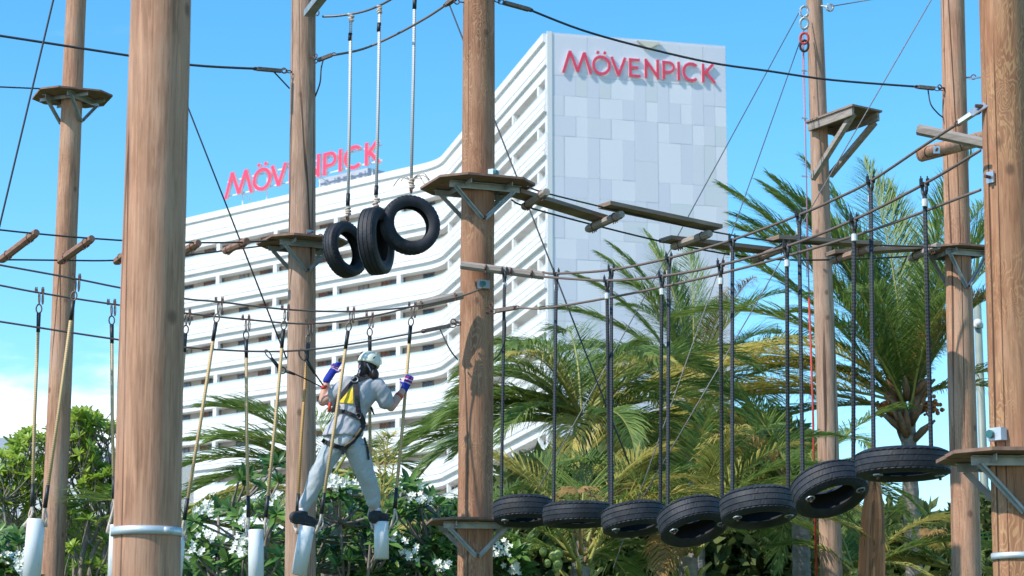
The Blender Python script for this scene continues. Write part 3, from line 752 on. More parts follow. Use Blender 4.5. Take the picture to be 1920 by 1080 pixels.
# ------------------------------------------------------------------ log and beam across the right poles
mb = MB(); a, b_ = at(1722,291,24.35), at(1905,243,24.6)
mb.tube([a-(b_-a).normalized()*.0, a+(b_-a)*.02, b_], [.062,.080,.080], 20); o = thing('cross_log', tuple(a), 'round brown log bolted across the right pole, below a grey beam', 'log')
mb.build('trunk', M['wood'], o, True)
mb = MB(); c = at(1756,281,24.24); mb.box(c, (.035,.0,0), (0,.006,0), (0,0,.04)); mb.build('washer_plate', M['steel'], o); mb = MB(); mb.tube([c, c-V((0,.05,0))], .014, 6); mb.build('bolt', M['rust'], o)
mb = MB(); a, b_ = at(1721,243,23.6), at(1905,282,23.2); mb.tube([a, b_], .058, 6, rot=.3); o = mb.build('cross_beam', M['plank_grey'], origin=a); tag(o, 'grey octagonal timber beam pointing left from behind the right edge pole', 'beam')
# octagonal spreader timbers at the central pole
def spreader(p, q, r, label, bolts, mat='plank_grey', cat='beam'):
    a, b_ = at(*p), at(*q); o = thing('spreader_beam', tuple(a), label, cat, 'timber spreader beams')
    mb = MB(); mb.tube([a, b_], r, 8, rot=.39); mb.build('timber', M[mat], o)
    for t_ in bolts:
        mb = MB(); c = a.lerp(b_, t_); mb.ring(c-V((0,r,0)), (b_-a), .022, .010, 8, 5); mb.tube([c+V((0,-r,.0)), c+V((0,-r,-.05))], .008, 5); mb.build('cable_grip', M['rust'], o, kind='stuff')
    return o
spreader((864,497,22.02), (1020,517,21.95), .040, 'timber spreader beam fixed across the central pole at the tyre bridge end', (.3,.6,.85))
spreader((782,573,21.9), (867,553,22.0), .042, 'timber spreader beam left of the central pole where the two step cables meet', (.1,.85))

# ------------------------------------------------------------------ hanging tyres swings
def tyre_profile(R, W):
    r = R*.60; h = W/2; P = []
    # outer surface from top bead round the tread to the bottom bead, then back inside
    P += [(r, h*.62), (r+.012, h*.74), (r+(R-r)*.35, h*.97), (r+(R-r)*.62, h*1.0), (R-.030, h*.90), (R-.012, h*.80)]
    gw = W*.016; xs = [-.42, -.15, .15, .42]
    prof = [(R-.004, h*.74)]
    for x in [.33, .115, -.115, -.33]:
        zc = x*W*.98; rz = R - .010*(abs(x)/.42)**2; prof += [(rz, zc+gw), (rz-.009, zc+gw*.7), (rz-.009, zc-gw*.7), (rz, zc-gw)]
    prof += [(R-.004, -h*.74)]
    prof = [p for p in prof]
    P += prof
    P += [(R-.012, -h*.80), (R-.030, -h*.90), (r+(R-r)*.62, -h*1.0), (r+(R-r)*.35, -h*.97), (r+.012, -h*.74), (r, -h*.62)]
    I = [(r+.004, -h*.58), (r+(R-r)*.4, -h*.86), (R-.045, -h*.78), (R-.028, -h*.4), (R-.026, 0), (R-.028, h*.4), (R-.045, h*.78), (r+(R-r)*.4, h*.86), (r+.004, h*.58)]
    return P, I
def tyre(parent, c, R, W, axisv, spin=0.0, groove=True):
    d, s, u = basis(axisv, V((0,1,.13)))
    Mx = Matrix(((s.x, u.x, d.x, c.x), (s.y, u.y, d.y, c.y), (s.z, u.z, d.z, c.z), (0,0,0,1)))
    P, I = tyre_profile(R, W); n = 120; mb = MB(); k = len(P); b = 0
    for j in range(n):
        a = 2*pi*j/n
        for i, (r, h) in enumerate(P):
            rr = r
            if i in (5,6,k-7,k-6) and j % 3 == 0: rr -= .006
            if i in (7,10,11,14,15,18,19,22) and (j+i) % 6 == 0: rr -= .0016
            mb.v.append(Mx @ V((rr*cos(a), rr*sin(a), h)))
    for j in range(n):
        j2 = (j+1) % n
        for i in range(k-1): mb.face((j*k+i, j*k+i+1, j2*k+i+1, j2*k+i))
    t_ = mb.build('tread', M['rubber'], parent)
    for p in t_.data.polygons: p.use_smooth = (p.index % (k-1)) in (0,1,2,3,k-5,k-4,k-3,k-2)
    mb = MB(); prof = [P[-1]]+I+[P[0]]; mb.lathe(prof, Mx, 60, False); mb.build('inner_lining', M['rubber_in'], parent, True)
    return d, s, u
def knot(parent, c, r=.035, frays=False):
    mb = MB(); rr = random.Random(int(c.x*1000))
    for i in range(4):
        mb.ring(c+V((rr.uniform(-.01,.01), 0, (i-1.5)*r*.72)), V((rr.uniform(-.4,.4), rr.uniform(-.4,.4), 1)), r*.62, r*.36, 10, 6)
    if frays:
        for i in range(7):
            a = rr.uniform(-1.0, .9) ; L = rr.uniform(.10,.20); sx = 1 if i < 5 else -1
            mb.tube(catmull([c+V((0,0,r)), c+V((sx*L*.6, -.02, r+L*.35+a*.04)), c+V((sx*L, -.03+a*.03, r-.02+a*.06))], 3), [.005]*7 if True else .004, 4)
    mb.build('knot', M['knot'], parent, True, kind='stuff')
def tswing(c, R, W, ax, ropetop, knotp, cabp, label, frays, sleeve, Y):
    cc = at(*c, Y); root = thing('tyre_swing', tuple(cc), label, 'tyre swing', 'tyres hanging on white ropes')
    tyre(root, cc, R, W, V(ax))
    t0 = at(*ropetop, Y); t1 = at(*knotp, Y)
    mb = MB(); mb.tube([t0, t0.lerp(t1, .5)+V((.004,0,0)), t1], .0165, 8); mb.build('rope', M['rope_white'], root, True)
    knot(root, t1, .034, frays)
    if cabp: knot(root, at(*cabp, Y), .030, False)
    for (p, q) in sleeve:
        mb = MB(); mb.tube([at(*p, Y), at(*q, Y)], .021, 8); mb.build('sleeve', M['black'], root, True)
    mb = MB(); mb.ring(t1-V((0,0,.055)), V((1,.4,0)), .028, .009, 12, 6, 1.4, V((0,0,1))); mb.build('link', M['rust'], root)
    return root
tswing((647,468), .290, .165, (.80,-.56,.12), (658,30), (652,398), (658,33), 'leftmost tyre swing, tyre turned half sideways, lowest of the three', False, [((657,62),(656,76)),((653,363),(652,386))], 23.5)
tswing((705,452), .345, .195, (.955,-.28,.05), (712,15), (705,380), (712,18), 'middle tyre swing seen nearly tread-on', False, [((711,43),(710,59)),((706,348),(705,366))], 23.2)
tswing((769,422), .307, .165, (.34,-.93,.10), (778,-50), (771,345), None, 'rightmost tyre swing showing its round open side, rope frayed at the knot', True, [((778,-5),(777,17))], 23.35)

# ------------------------------------------------------------------ tyre bridge between central pole and right edge pole
def yb(px): return 22.0 - (px-940)*(22.0-15.3)/(1835-940)
SEP = .42
def ybr(px): return yb(px)
L1 = [(1838,205),(1740,268),(1632,340),(1560,376),(1498,403),(1373,450),(1254,484),(1146,506),(1043,513),(1018,510)]
L2 = [(1838,282),(1733,345),(1601,412),(1475,462),(1351,497),(1241,518),(1138,526),(1020,519)]
L3 = [(1838,356),(1640,430),(1440,490),(1300,525),(1180,551),(1070,571),(1012,579)]
TBG = 'cables of the tyre bridge'
def yL(k, px):      # the three cables run side by side: k = lateral place
    return yb(px + (0, 70, 40)[k]) if k else yb(px)
cbs = []
c1_ = cable([(x, y, yL(0, x)) for x, y in L1], .011, M['cable_rust'], 'uppermost cable of the tyre bridge, ending at a bright plate on the right edge pole', group=TBG)
clampbar(c1_, (1800,229,15.5), (1826,212,15.35), .035, .03, 'white_cap')
cable([(x, y, yL(1, x)) for x, y in L2], .011, M['cable_rust'], 'middle cable of the tyre bridge, carrying the right-hand rope of each tyre', group=TBG)
c3_ = cable([(x, y, yL(2, x)) for x, y in L3], .011, M['cable_rust'], 'lowest cable of the tyre bridge, with no ropes hanging from it', group=TBG)
clampbar(c3_, (1005,577,21.6), (966,582,21.75)) if False else clampbar(c3_, (966,577,21.75), (930,583,21.9)); tail(c3_, [(948,600,21.7),(946,640,21.8),(936,664,21.9),(925,675,22.0)], .008)
mb = MB(); mb.tube([at(966,577,21.75), at(1012,579,21.6)], .009, 6); mb.build('link_wire', M['cable_rust'], c3_)
TY = [ # cx, cy, w px, Y, axis (tilt), left rope (top,bottom), right rope, label
 (982, 958, 116, 21.75, (-.02,.12,1), ((946,510),(940,935)), None, .60, 'bridge tyre closest to the central pole, partly over its lower platform'),
 (1084, 965, 134, 20.9, (-.02,.03,1), ((1043,513),(1038,938)), ((1138,527),(1143,945)), .62, 'second bridge tyre from the central pole, level and seen edge-on'),
 (1189, 973, 124, 20.0, (-.12,.16,1), ((1146,506),(1147,955)), ((1241,518),(1238,948)), .56, 'third bridge tyre from the central pole, wavy tread with two pale washers'),
 (1299, 977, 134, 19.1, (-.22,.40,1), ((1254,484),(1252,950)), ((1351,497),(1354,935)), .56, 'fourth bridge tyre, most tilted of the left group, showing its dark hollow'),
 (1422, 951, 146, 18.1, (-.08,.20,1), ((1373,450),(1373,925)), ((1475,462),(1478,920)), .57, 'fifth bridge tyre from the central pole, between the two tilted ones'),
 (1555, 917, 145, 17.1, (-.25,.46,1), ((1498,403),(1505,890)), ((1601,412),(1600,865)), .56, 'sixth bridge tyre, strongly tilted with light seen through its hollow'),
 (1693, 870, 180, 16.0, (-.01,.03,1), ((1632,340),(1638,845)), ((1733,345),(1746,845)), .63, 'largest bridge tyre, level, next to the right edge pole')]
for (cx, cy, wpx, Y, ax, lr, rr_, dm, label) in TY:
    R = wpx*Y/F/2; W = {982:.22, 1084:.19, 1189:.205, 1299:.218, 1422:.21, 1555:.205, 1693:.18}[cx]
    cc = at(cx, cy, Y); root = thing('tyre_step', tuple(cc), label, 'hanging tyre', 'tyres of the hanging bridge')
    d, s, u = tyre(root, cc, R, W, V(ax))
    for q, rp in ((0, lr), (1, rr_)):
        if rp is None: continue
        yt = yL(q, rp[0][0])
        top = at(*rp[0], yt)
        bt_ = at(rp[1][0], rp[1][1], Y - .0)
        # lower end sits on the tyre wall
        mb = MB(); mb.tube([top - V((0,0,.06)), top.lerp(bt_, .5), bt_, bt_ + V((0,0,-W*.7))], .0155, 8); mb.build('rope', M['rope_black'], root, True)
        mb = MB(); mb.ring(top-V((0,0,.035)), V((.9,.4,0)), .026, .013, 10, 6, 1.5, V((0,0,1)))
        for e in (-1, 1): mb.box(top + V((e*.022, -.005, .012)), (.010,0,0), (0,.016,0), (0,0,.024)); mb.tube([top+V((e*.022,0,.02)), top+V((e*.022,0,.055))], .005, 5)
        mb.build('cable_clamp', M['black'], root, kind='stuff')
        mb = MB(); mb.tube([top - V((0,0,.105)), top - V((0,0,.155))], .021, 10); mb.build('ferrule', M['white_cap'], root)
    for q in ((-.74, -.25), (.62, -.55)):
        if cx in (1084,) and q[0] > 0: continue
        pc = cc + s*q[0]*R*.98 + (u*-1 if u.y > 0 else u)*abs(q[1])*R*.9 - d*(W/2+.004)
        if (pc-cc).dot(V((0,0,1))) > 0: pc = cc + s*q[0]*R + u*q[1]*R + d*(W/2+.004)*(-1 if d.z > 0 else 1)
        mb = MB(); mb.ring(pc, d, .030, .006, 14, 6); mb.build('washer', M['galv'], root); mb = MB(); mb.tube([pc+d*.01, pc-d*.03], .010, 6); mb.build('bolt', M['rust'], root)

# ------------------------------------------------------------------ zigzag plank walk
def yp(px): return 22.0 + (px-960)*.0034
ZG = 'planks of the zigzag walk'; ZL = 'cross logs of the zigzag walk'
cable([(990,350,21.9),(1027,363,yp(1027)),(1180,400,yp(1180)),(1345,436,yp(1345)),(1480,455,yp(1480)),(1600,458,yp(1600)),(1765,464,24.6)], .009, M['cable_dk'], 'near cable under the zigzag plank walk', group=CG)
cable([(960,375,22.5),(985,387,yp(985)+.6),(1110,421,yp(1110)+.6),(1265,458,yp(1265)+.6),(1420,484,yp(1420)+.6),(1560,487,yp(1560)+.6),(1760,478,25.4)], .009, M['cable_dk'], 'far cable under the zigzag plank walk', group=CG)
def clog(p, q, label, r=.042, mat='plank_grey', grp=ZL, dy=.6):
    a, b_ = at(p[0], p[1], p[2]), at(q[0], q[1], q[2]); o = thing('cross_log', tuple(a), label, 'log', grp)
    mb = MB(); d = (b_-a).normalized(); mb.tube([a-d*.03, a, b_, b_+d*.03], [r*.72, r, r, r*.85], 8, rot=.2); mb.build('timber', M[mat], o)
    for t_ in (.18, .84):
        c = a.lerp(b_, t_); mb = MB()
        for e in (-.03, 0, .03): mb.tube([c+d*e+V((0,-r*.3,-r*.9)), c+d*e+V((0,-r*.3,-r*1.55))], .006, 4)
        mb.ring(c, d, r*1.05, .006, 10, 4); mb.build('cable_grip', M['rust'], o, kind='stuff')
    return o
clog((984,387,22.55), (1023,361,21.95), 'first cross log of the zigzag walk, just beside the upper platform')
clog((1104,429,yp(1104)+.55), (1163,403,yp(1163)-.1), 'second cross log of the zigzag walk, over the left of the tower')
clog((1264,462,yp(1264)+.55), (1328,439,yp(1328)-.1), 'third cross log of the zigzag walk, before the tower right edge')
clog((1417,486,yp(1417)+.55), (1478,461,yp(1478)-.1), 'fourth cross log of the zigzag walk, in the sky left of the distant pole', mat='plank')
clog((1562,489,yp(1562)+.55), (1625,468,yp(1625)-.1), 'fifth cross log of the zigzag walk, just right of the distant pole', mat='plank')
clog((1708,484,yp(1708)+.5), (1757,462,yp(1757)-.1), 'last cross log of the zigzag walk, touching the right platform')
def plank(p, q, wd, label, mat='plank'):
    a, b_ = at(*p), at(*q); mb = MB(); d = (b_-a).normalized(); s = d.cross(V((0,0,1))).normalized(); u = s.cross(d)
    mb.box((a+b_)/2+V((0,0,.05)), (b_-a)/2, s*wd/2, u*.020); o = mb.build('plank', M[mat], origin=a); tag(o, label, 'plank', ZG)
plank((965,370,yp(965)+.35), (1128,420,yp(1128)+.35), .22, 'grey-brown plank leaving the upper platform, first of the zigzag')
plank((1133,393,yp(1133)-.02), (1343,437,yp(1343)-.02), .22, 'long second plank of the zigzag, sloping across the tower')
plank((1247,457,yp(1247)+.5), (1440,479,yp(1440)+.5), .22, 'third plank of the zigzag, low at the tower right edge')
plank((1449,456,yp(1449)), (1642,468,yp(1642)), .22, 'fourth plank of the zigzag, crossing the distant pole')
plank((1556,483,yp(1556)+.45), (1738,473,yp(1738)+.3), .22, 'last plank of the zigzag, in front of the tall palm crown')

# ------------------------------------------------------------------ log walk, upper left
def yn(px): return 22.4 + px*.0027
cable([(-60,424,yn(-60)),(0,431,yn(0)),(67,438,yn(67)),(172,447,yn(172)),(300,454,yn(300)),(462,454,yn(462)),(560,444,23.85)], .009, M['cable_dk'], 'near cable of the red-brown log walk at left', group=CG)
cable([(-60,489,yn(-60)+.6),(8,487,yn(0)+.6),(115,488,yn(115)+.6),(218,488,yn(218)+.6),(352,478,yn(352)+.6),(420,470,yn(420)+.6),(500,460,24.1)], .009, M['cable_dk'], 'far cable of the red-brown log walk at left', group=CG)
for i, (p, q, lb) in enumerate([((4,486),(66,438),'red-brown log at the left edge of the log walk, the longest in view'),((114,489),(170,449),'red-brown log crossing the slim left pole'),((219,490),(268,452),'red-brown log half hidden by the broad near pole, on its left side'),
        ((322,484),(370,457),'red-brown log peeking out right of the broad near pole'),((423,470),(461,453),'red-brown log in the open over the white facade')]):
    clog((p[0], p[1], yn(p[0])+.6), (q[0], q[1], yn(q[0])), lb, .042, 'log', 'red-brown logs of the log walk')

# ------------------------------------------------------------------ swinging step walk with ropes
def y1(px): return 18.9 + px*.0034
def y2(px): return 19.5 + px*.0030
MC = 'cables of the swinging step walk'
cable([(-60,486,y1(-60)),(0,497,y1(0)),(143,523,y1(143)),(228,540,y1(228)),(346,560,y1(346)),(411,566,y1(411)),(535,580,y1(535)),(658,584,y1(658)),(773,575,y1(773)),(862,556,21.8),(905,540,21.95)], .0085, M['cable_rust'], 'upper step cable, carrying the near rope of every white tube', group=MC)
cable([(-60,524,y2(-60)),(0,535,y2(0)),(74,549,y2(74)),(209,570,y2(209)),(346,587,y2(346)),(461,599,y2(461)),(580,607,y2(580)),(693,594,y2(693)),(784,572,21.9)], .0085, M['cable_rust'], 'second step cable, carrying the far rope of every white tube', group=MC)
c6 = cable([(-60,594,19.2),(0,603,19.3),(223,637,20),(345,651,20.4),(480,659,20.8),(575,656,21.1),(660,645,21.4),(740,631,21.7),(800,620,21.85)], .0085, M['cable_rust'], 'lowest safety cable at left, with the climber clipped to it', group=MC)
clampbar(c6, (798,620,21.85), (843,611,21.95)); tail(c6, [(826,619,21.9),(838,645,21.8),(848,662,21.9),(858,674,22.1)], .007)
def step(m1, b1, m2, b2, ttop, tbot, rpx, label, mats=('rope_tan','rope_tan')):
    Y0 = (y1(m1[0])+y2(m2[0]))/2
    tt = at(*ttop, Y0); tb = at(*tbot, Y0); root = thing('hanging_step', tuple(tt), label, 'swinging step', 'white tube steps hanging on ropes')
    r = rpx*Y0/F; d = (tb-tt).normalized()
    mb = MB(); _, s, u = basis(-d); Mx = Matrix(((s.x, u.x, d.x, tt.x), (s.y, u.y, d.y, tt.y), (s.z, u.z, d.z, tt.z), (0,0,0,1))); L = (tb-tt).length
    mb.lathe([(r,0),(r,L),(r-.008,L),(r-.008,.02),(.002,.02),(.002,.0),(r-.004,-.004)], Mx, 32); mb.build('tube', M['pvc'], root, True)
    for p in root.children[0].data.polygons: pass
    for q, (m_, b_, ym, mt) in enumerate(((m1, b1, y1(m1[0]), mats[0]), (m2, b2, y2(m2[0]), mats[1]))):
        if m_ is None: continue
        top = at(*m_, ym); e = -1 if q else 1
        bot = at(b_[0], b_[1], Y0 + (.05 if q else -.05))
        dr = (bot-top).normalized(); Lr = (bot-top).length
        k0 = top + dr*.19
        mb = MB(); mb.tube([k0, k0.lerp(bot, .5)+V((.006*(-1)**q,0,0)), bot-dr*.10], .0150, 8); mb.build('rope', M[mt], root, True)
        mb = MB(); mb.tube([k0-dr*.005, k0+dr*.16], [.0185,.0165], 8); mb.build('sleeve', M['black'], root, True); mb = MB(); mb.tube([bot-dr*.26, bot-dr*.07], [.0165,.0195], 8); mb.build('sleeve', M['black'], root, True)
        mb = MB(); mb.ring(top+dr*.055, V((.9,.5,0)), .019, .0055, 12, 6, 2.6, dr); mb.ring(top+dr*.055+V((.03,0,0)), V((.9,.5,0)), .019, .0055, 12, 6, 2.6, dr); mb.ring(k0-dr*.045, V((0,1,0)), .024, .007, 12, 6, 1.6, dr); mb.build('quick_link', M['plate_rust'], root, kind='stuff')
        mb = MB()
        for ee in (-.028, .028):
            mb.box(top+V((ee,0,.012)), (.011,0,0), (0,.014,0), (0,0,.018)); mb.tube([top+V((ee-.006,0,.02)), top+V((ee-.006,0,.046))], .0045, 4); mb.tube([top+V((ee+.006,0,.02)), top+V((ee+.006,0,.046))], .0045, 4)
        mb.build('cable_clamp', M['rust'], root, kind='stuff')
        # rope loop through the tube wall
        edge = tt + s*0; sd = V(((bot-tt).x, 0, 0)).normalized() if abs((bot-tt).x) > 1e-3 else V((1,0,0))
        mb = MB(); hole = tt + d*.05 + sd*(r+.002)
        mb.tube(catmull([bot-dr*.08, bot+V((0,-.01,-.0)), hole+sd*.015+V((0,-.02,.0)), hole], 4), .011, 6)
        mb.tube(catmull([bot-dr*.08, bot+sd*.025, bot+sd*.02-V((0,0,.045)), hole+sd*.01-V((0,0,.01))], 4), .008, 6); mb.build('loop', M['knot'], root, True, kind='stuff')
    return root
step((143,523),(82,968),(74,548),(60,965), (68,974),(57,1108), 17, 'leftmost white tube step, leaning in front of the slim pole')
step((278,550),(228,950),(209,570),(214,950), (222,985),(216,1120), 16, 'white tube step mostly hidden behind the broad near pole')
step((411,566),(343,990),(350,588),(325,990), (332,1000),(322,1120), 16, 'white tube step just right of the broad near pole, mostly hidden')
step((535,580),(497,985),(461,599),(466,985), (480,994),(480,1120), 14.5, 'upright white tube step against the flowering bush, left of the greyish pole')
step((658,584),(600,978),(580,607),(556,980), (576,988),(560,1078), 14.5, 'tilted white tube step under the climber left foot', ('rope_tan','rope_orange'))
step((773,575),(739,968),(693,594),(696,962), (715,979),(715.5,1048), 13.8, 'short white tube step under the climber right foot')

# ------------------------------------------------------------------ palms
WIND = V((-.45, .05, .05))
def frond(root, org, az, el, L, bend, mats, rnd, nl=62, ll=.62, lw=.020, wind=1.0, twist=0.0, start=.10, hang=.30):
    """one pinnate leaf: midrib part with its leaflets as a child"""
    h = V((cos(az), sin(az), 0)); up = V((0,0,1))
    N = 22; pts = [V(org)]; tang = []
    for i in range(N):
        t_ = i/(N-1); e = el - bend*(t_**1.35)
        d = (h*cos(e) + up*sin(e) + WIND*.25*wind*t_).normalized(); tang.append(d); pts.append(pts[-1] + d*L/N)
    rad_ = [max(.004, .028*(1-i/N)) for i in range(len(pts))]
    mb = MB(); mb.tube(pts, rad_, 5); rb = mb.build('frond', mats[0], root, True)
    mb = MB(); side0 = h.cross(up).normalized()
    for i in range(nl):
        t_ = start + (1-start)*(i+.5)/nl
        x = t_*N; k = min(int(x), N-1); p = pts[k].lerp(pts[k+1], x-k); T = tang[k]
        s = side0 - T*side0.dot(T); s.normalize(); nrm = s.cross(T)
        if nrm.z < 0: nrm = -nrm
        prof = min(1.0, .45+2.2*(t_-start)) * (1.0 if t_ < .6 else 1-.75*((t_-.6)/.4)**1.4)
        for sg in (-1, 1):
            if rnd.random() < .04: continue
            a = rad(62 - 40*t_ + rnd.uniform(-9, 9)); l = ll*prof*rnd.uniform(.82, 1.1)
            sd = (s*sg*cos(twist) + nrm*sin(twist)*sg)
            d0 = (T*cos(a) + sd*sin(a) + nrm*rnd.uniform(.0, .30) + WIND*wind*rnd.uniform(.1, .35)).normalized()
            hg = hang*rnd.uniform(.6, 1.3)
            d1 = (d0 - up*hg*.7 + WIND*.2*wind).normalized(); d2 = (d1 - up*hg*1.1 + WIND*.2*wind).normalized()
            wv = d0.cross(nrm); wv = (wv.normalized() if wv.length > .05 else T)*lw/2
            wv = wv*.8 + nrm*lw*.25*sg
            p1 = p + d0*l*.38; p2 = p1 + d1*l*.34; p3 = p2 + d2*l*.28
            b = len(mb.v); mb.v.extend([p-wv*.5, p+wv*.5, p1-wv, p1+wv, p2-wv*.75, p2+wv*.75, p3])
            mb.face((b,b+1,b+3,b+2)); mb.face((b+2,b+3,b+5,b+4)); mb.face((b+4,b+5,b+6))
    lf = mb.build('leaflets', mats[1], rb); lf['kind'] = 'stuff'
    return rb
GRN = ('rachis', 'palm'); YEL = ('rachis', 'palm_lt'); DRY = ('rachis_dry', 'palm_dry')
def palm(px, py, Y, label, fronds, trunk_r=.15, lean=0.0, name='palm_tree', extra=(), n_rand=8, Lr=(3.0, 3.8), seed=1, wind=1.0, els=(10, 75), upright=False):
    rnd = random.Random(seed); c = at(px, py, Y); root = thing(name, (c.x+lean, c.y, 0), label, 'palm tree', 'palm trees behind the rope course')
    mb = MB(); base = V((c.x+lean, c.y, 0)); n = 14; k = max(6, int(c.z*7)); b0 = len(mb.v)
    for i in range(k+1):
        t_ = i/k; p = base.lerp(c, t_); p.x -= lean*.25*sin(pi*t_)
        r = trunk_r*(1.25-.35*t_)*(1 + (.055 if i % 2 else -.03)) + (.06*(1-t_)**6)
        for j in range(n): mb.v.append(p + V((cos(2*pi*j/n)*r, sin(2*pi*j/n)*r, .012*sin(j*2.1+i))))
    for i in range(k):
        for j in range(n): mb.face((b0+i*n+j, b0+i*n+(j+1)%n, b0+(i+1)*n+(j+1)%n, b0+(i+1)*n+j))
    mb.build('trunk', M['palm_trunk'], root)
    mb = MB()
    for i in range(26 if Y == 38 else 9):                      # leaf bases and fibre round the bud
        a = rnd.uniform(0, 2*pi); z0 = rnd.uniform(-.55, .25)
        d = V((cos(a), sin(a), rnd.uniform(.7, 1.6))).normalized(); p = c + V((cos(a)*trunk_r*.8, sin(a)*trunk_r*.8, z0))
        q_ = 1.0 if Y == 38 else .55; mb.tube([p, p+d*.22*q_, p+d*.45*q_+V((cos(a)*.06, sin(a)*.06, 0))], [.055*q_, .065*q_, .02], 6)
    mb.build('crown_base', M['fibre'] if Y == 38 else M['rachis'], root, True, kind='stuff')
    for (az, el, L, bend, mt) in fronds:
        frond(root, c + V((cos(rad(az))*.10, sin(rad(az))*.10, rnd.uniform(0, .25))), rad(az), rad(el), L, rad(bend), [M[q] for q in mt], rnd, int(L*40), .22*L if L > 3.2 else .74, wind=wind, hang=.75 if (bend > 95 or (mt is YEL and bend > 60)) else .28)
    n_rand = int(n_rand*1.5)
    for i in range(n_rand):
        az = rad(360*i/max(1, n_rand) + rnd.uniform(-22, 22)); el = rad(rnd.uniform(*els)); L = rnd.uniform(*Lr)
        mt = rnd.choices((GRN, YEL, DRY), (.66, .27, .07))[0]
        frond(root, c + V((cos(az)*.10, sin(az)*.10, rnd.uniform(0, .25))), az, el, L, rad(rnd.uniform(45, 95)), [M[q] for q in mt], rnd, int(L*38), .24*L, wind=wind, hang=.6 if mt is not GRN else .38)
    return root, c
# tall palm at right (crown centre below its fan of fronds)
PR, pc = palm(1702, 772, 38, 'tallest palm at right with orange fruit and a bare grey trunk',
  [(95,86,4.6,30,GRN),(150,84,4.5,28,GRN),(160,78,4.6,36,GRN),(180,80,4.3,40,GRN),(120,76,4.5,34,GRN),(170,60,4.5,40,GRN),(20,84,4.2,30,GRN),(15,74,4.0,42,GRN),(350,78,4.2,44,GRN),(200,76,4.4,36,GRN),(330,84,4.3,30,GRN),(60,70,4.2,40,GRN),(178,66,4.6,30,GRN),(140,80,4.4,40,GRN),(165,72,4.4,45,GRN),(30,78,4.3,42,GRN),(200,66,4.2,50,GRN),(10,64,3.6,60,GRN),(340,70,3.8,55,GRN),(175,52,4.3,70,GRN),(188,24,4.9,62,YEL),(180,34,4.7,78,YEL),(196,12,4.6,50,YEL),(176,16,4.9,62,YEL),(204,36,4.3,95,YEL),(5,38,3.0,95,YEL),(350,18,2.6,80,YEL),(160,6,4.0,60,GRN),(60,60,3.6,60,GRN),(120,60,3.8,60,GRN),(250,60,3.4,80,GRN),(290,72,3.4,60,GRN),(100,76,4.2,45,GRN),(80,82,4.4,35,GRN)],
  .135, .15, n_rand=7, Lr=(2.6, 3.4), seed=3, els=(35, 80))
mb = MB(); rnd = random.Random(4)
for (dx, dz) in ((-.45, .02), (.38, .06)):
    for i in range(38):
        p = pc + V((dx+rnd.gauss(0, .09), -.1+rnd.gauss(0, .08), dz+rnd.gauss(0, .07))); mb.ball(p, rnd.uniform(.025, .045), 6)
fr_ = mb.build('fruit_cluster', M['fruit'], PR, True); fr_['kind'] = 'stuff'
palm(1300, 735, 44, 'windblown palm in front of the grey tower, fronds swept to the left',
  [(110,80,3.3,30,GRN),(150,74,3.4,35,GRN),(170,66,3.3,40,GRN),(185,50,3.2,50,GRN),(178,34,2.9,60,GRN),(75,82,3.0,30,GRN),(60,66,2.8,45,GRN),(35,50,2.6,50,GRN),(20,24,2.6,60,GRN),(240,60,3.0,60,GRN),(210,26,2.8,70,GRN),(130,86,3.3,25,GRN),(165,80,3.2,35,GRN)],
  .15, .1, n_rand=8, Lr=(2.6, 3.2), seed=11, wind=1.5)
palm(1092, 800, 33, 'broad dark green palm right of the central pole with arching fronds',
  [(165,66,2.2,105,GRN),(178,50,2.0,95,GRN),(172,32,2.3,80,GRN),(120,72,2.3,95,GRN),(95,76,2.4,80,GRN),(150,70,2.3,100,GRN),(60,70,2.5,85,GRN),(240,60,2.4,100,GRN),(300,60,2.3,100,GRN),(30,50,2.6,80,GRN),(8,34,2.6,75,GRN),(345,26,2.6,70,GRN),(200,34,2.2,85,GRN),(182,6,2.6,45,GRN),(355,52,2.8,85,GRN),(60,62,2.5,70,GRN),(182,60,2.0,105,GRN),(170,4,2.5,40,GRN),(10,10,2.6,50,GRN),(265,10,1.6,85,YEL),(205,5,2.6,60,GRN),(330,2,2.4,60,GRN),(160,14,2.7,50,GRN)],
  .15, .0, n_rand=12, Lr=(1.9, 2.5), seed=21, wind=.8, els=(-15, 45))
palm(622, 905, 32, 'palm half hidden behind the greyish pole and the climber',
  [(170,52,2.1,55,GRN),(178,36,2.0,45,GRN),(184,18,2.0,40,GRN),(188,0,2.0,35,GRN),(160,62,1.9,60,GRN),(20,40,1.1,70,GRN),(110,66,1.2,50,GRN),(190,-10,2.0,30,GRN),(205,30,1.7,50,GRN),(60,50,1.1,60,GRN)],
  .13, 0, n_rand=6, Lr=(.9, 1.3), seed=31, wind=.7, els=(-25, 30))
palm(330, 985, 29, 'low palm hidden behind the broad near pole, yellowish fronds reaching right',
  [(12,30,1.7,62,YEL),(4,16,1.5,50,GRN),(352,4,1.5,45,YEL),(172,30,1.3,55,GRN),(8,-8,1.6,25,GRN)],
  .12, 0, n_rand=3, Lr=(.9, 1.2), seed=41, wind=.2)
palm(-40, 1030, 33, 'low palm at the left edge, below the bright green tree',
  [(20,40,1.5,55,GRN),(8,26,1.6,50,GRN),(0,12,1.7,50,GRN),(350,-6,1.6,40,GRN)],
  .12, 0, n_rand=4, Lr=(1.0, 1.4), seed=42, wind=.1)
palm(215, 1040, 34, 'small palm behind the bare grey stems of the left tree',
  [(120,50,1.0,50,GRN),(160,35,1.1,50,GRN)], .12, 0, n_rand=5, Lr=(.9, 1.2), seed=43, wind=.1)
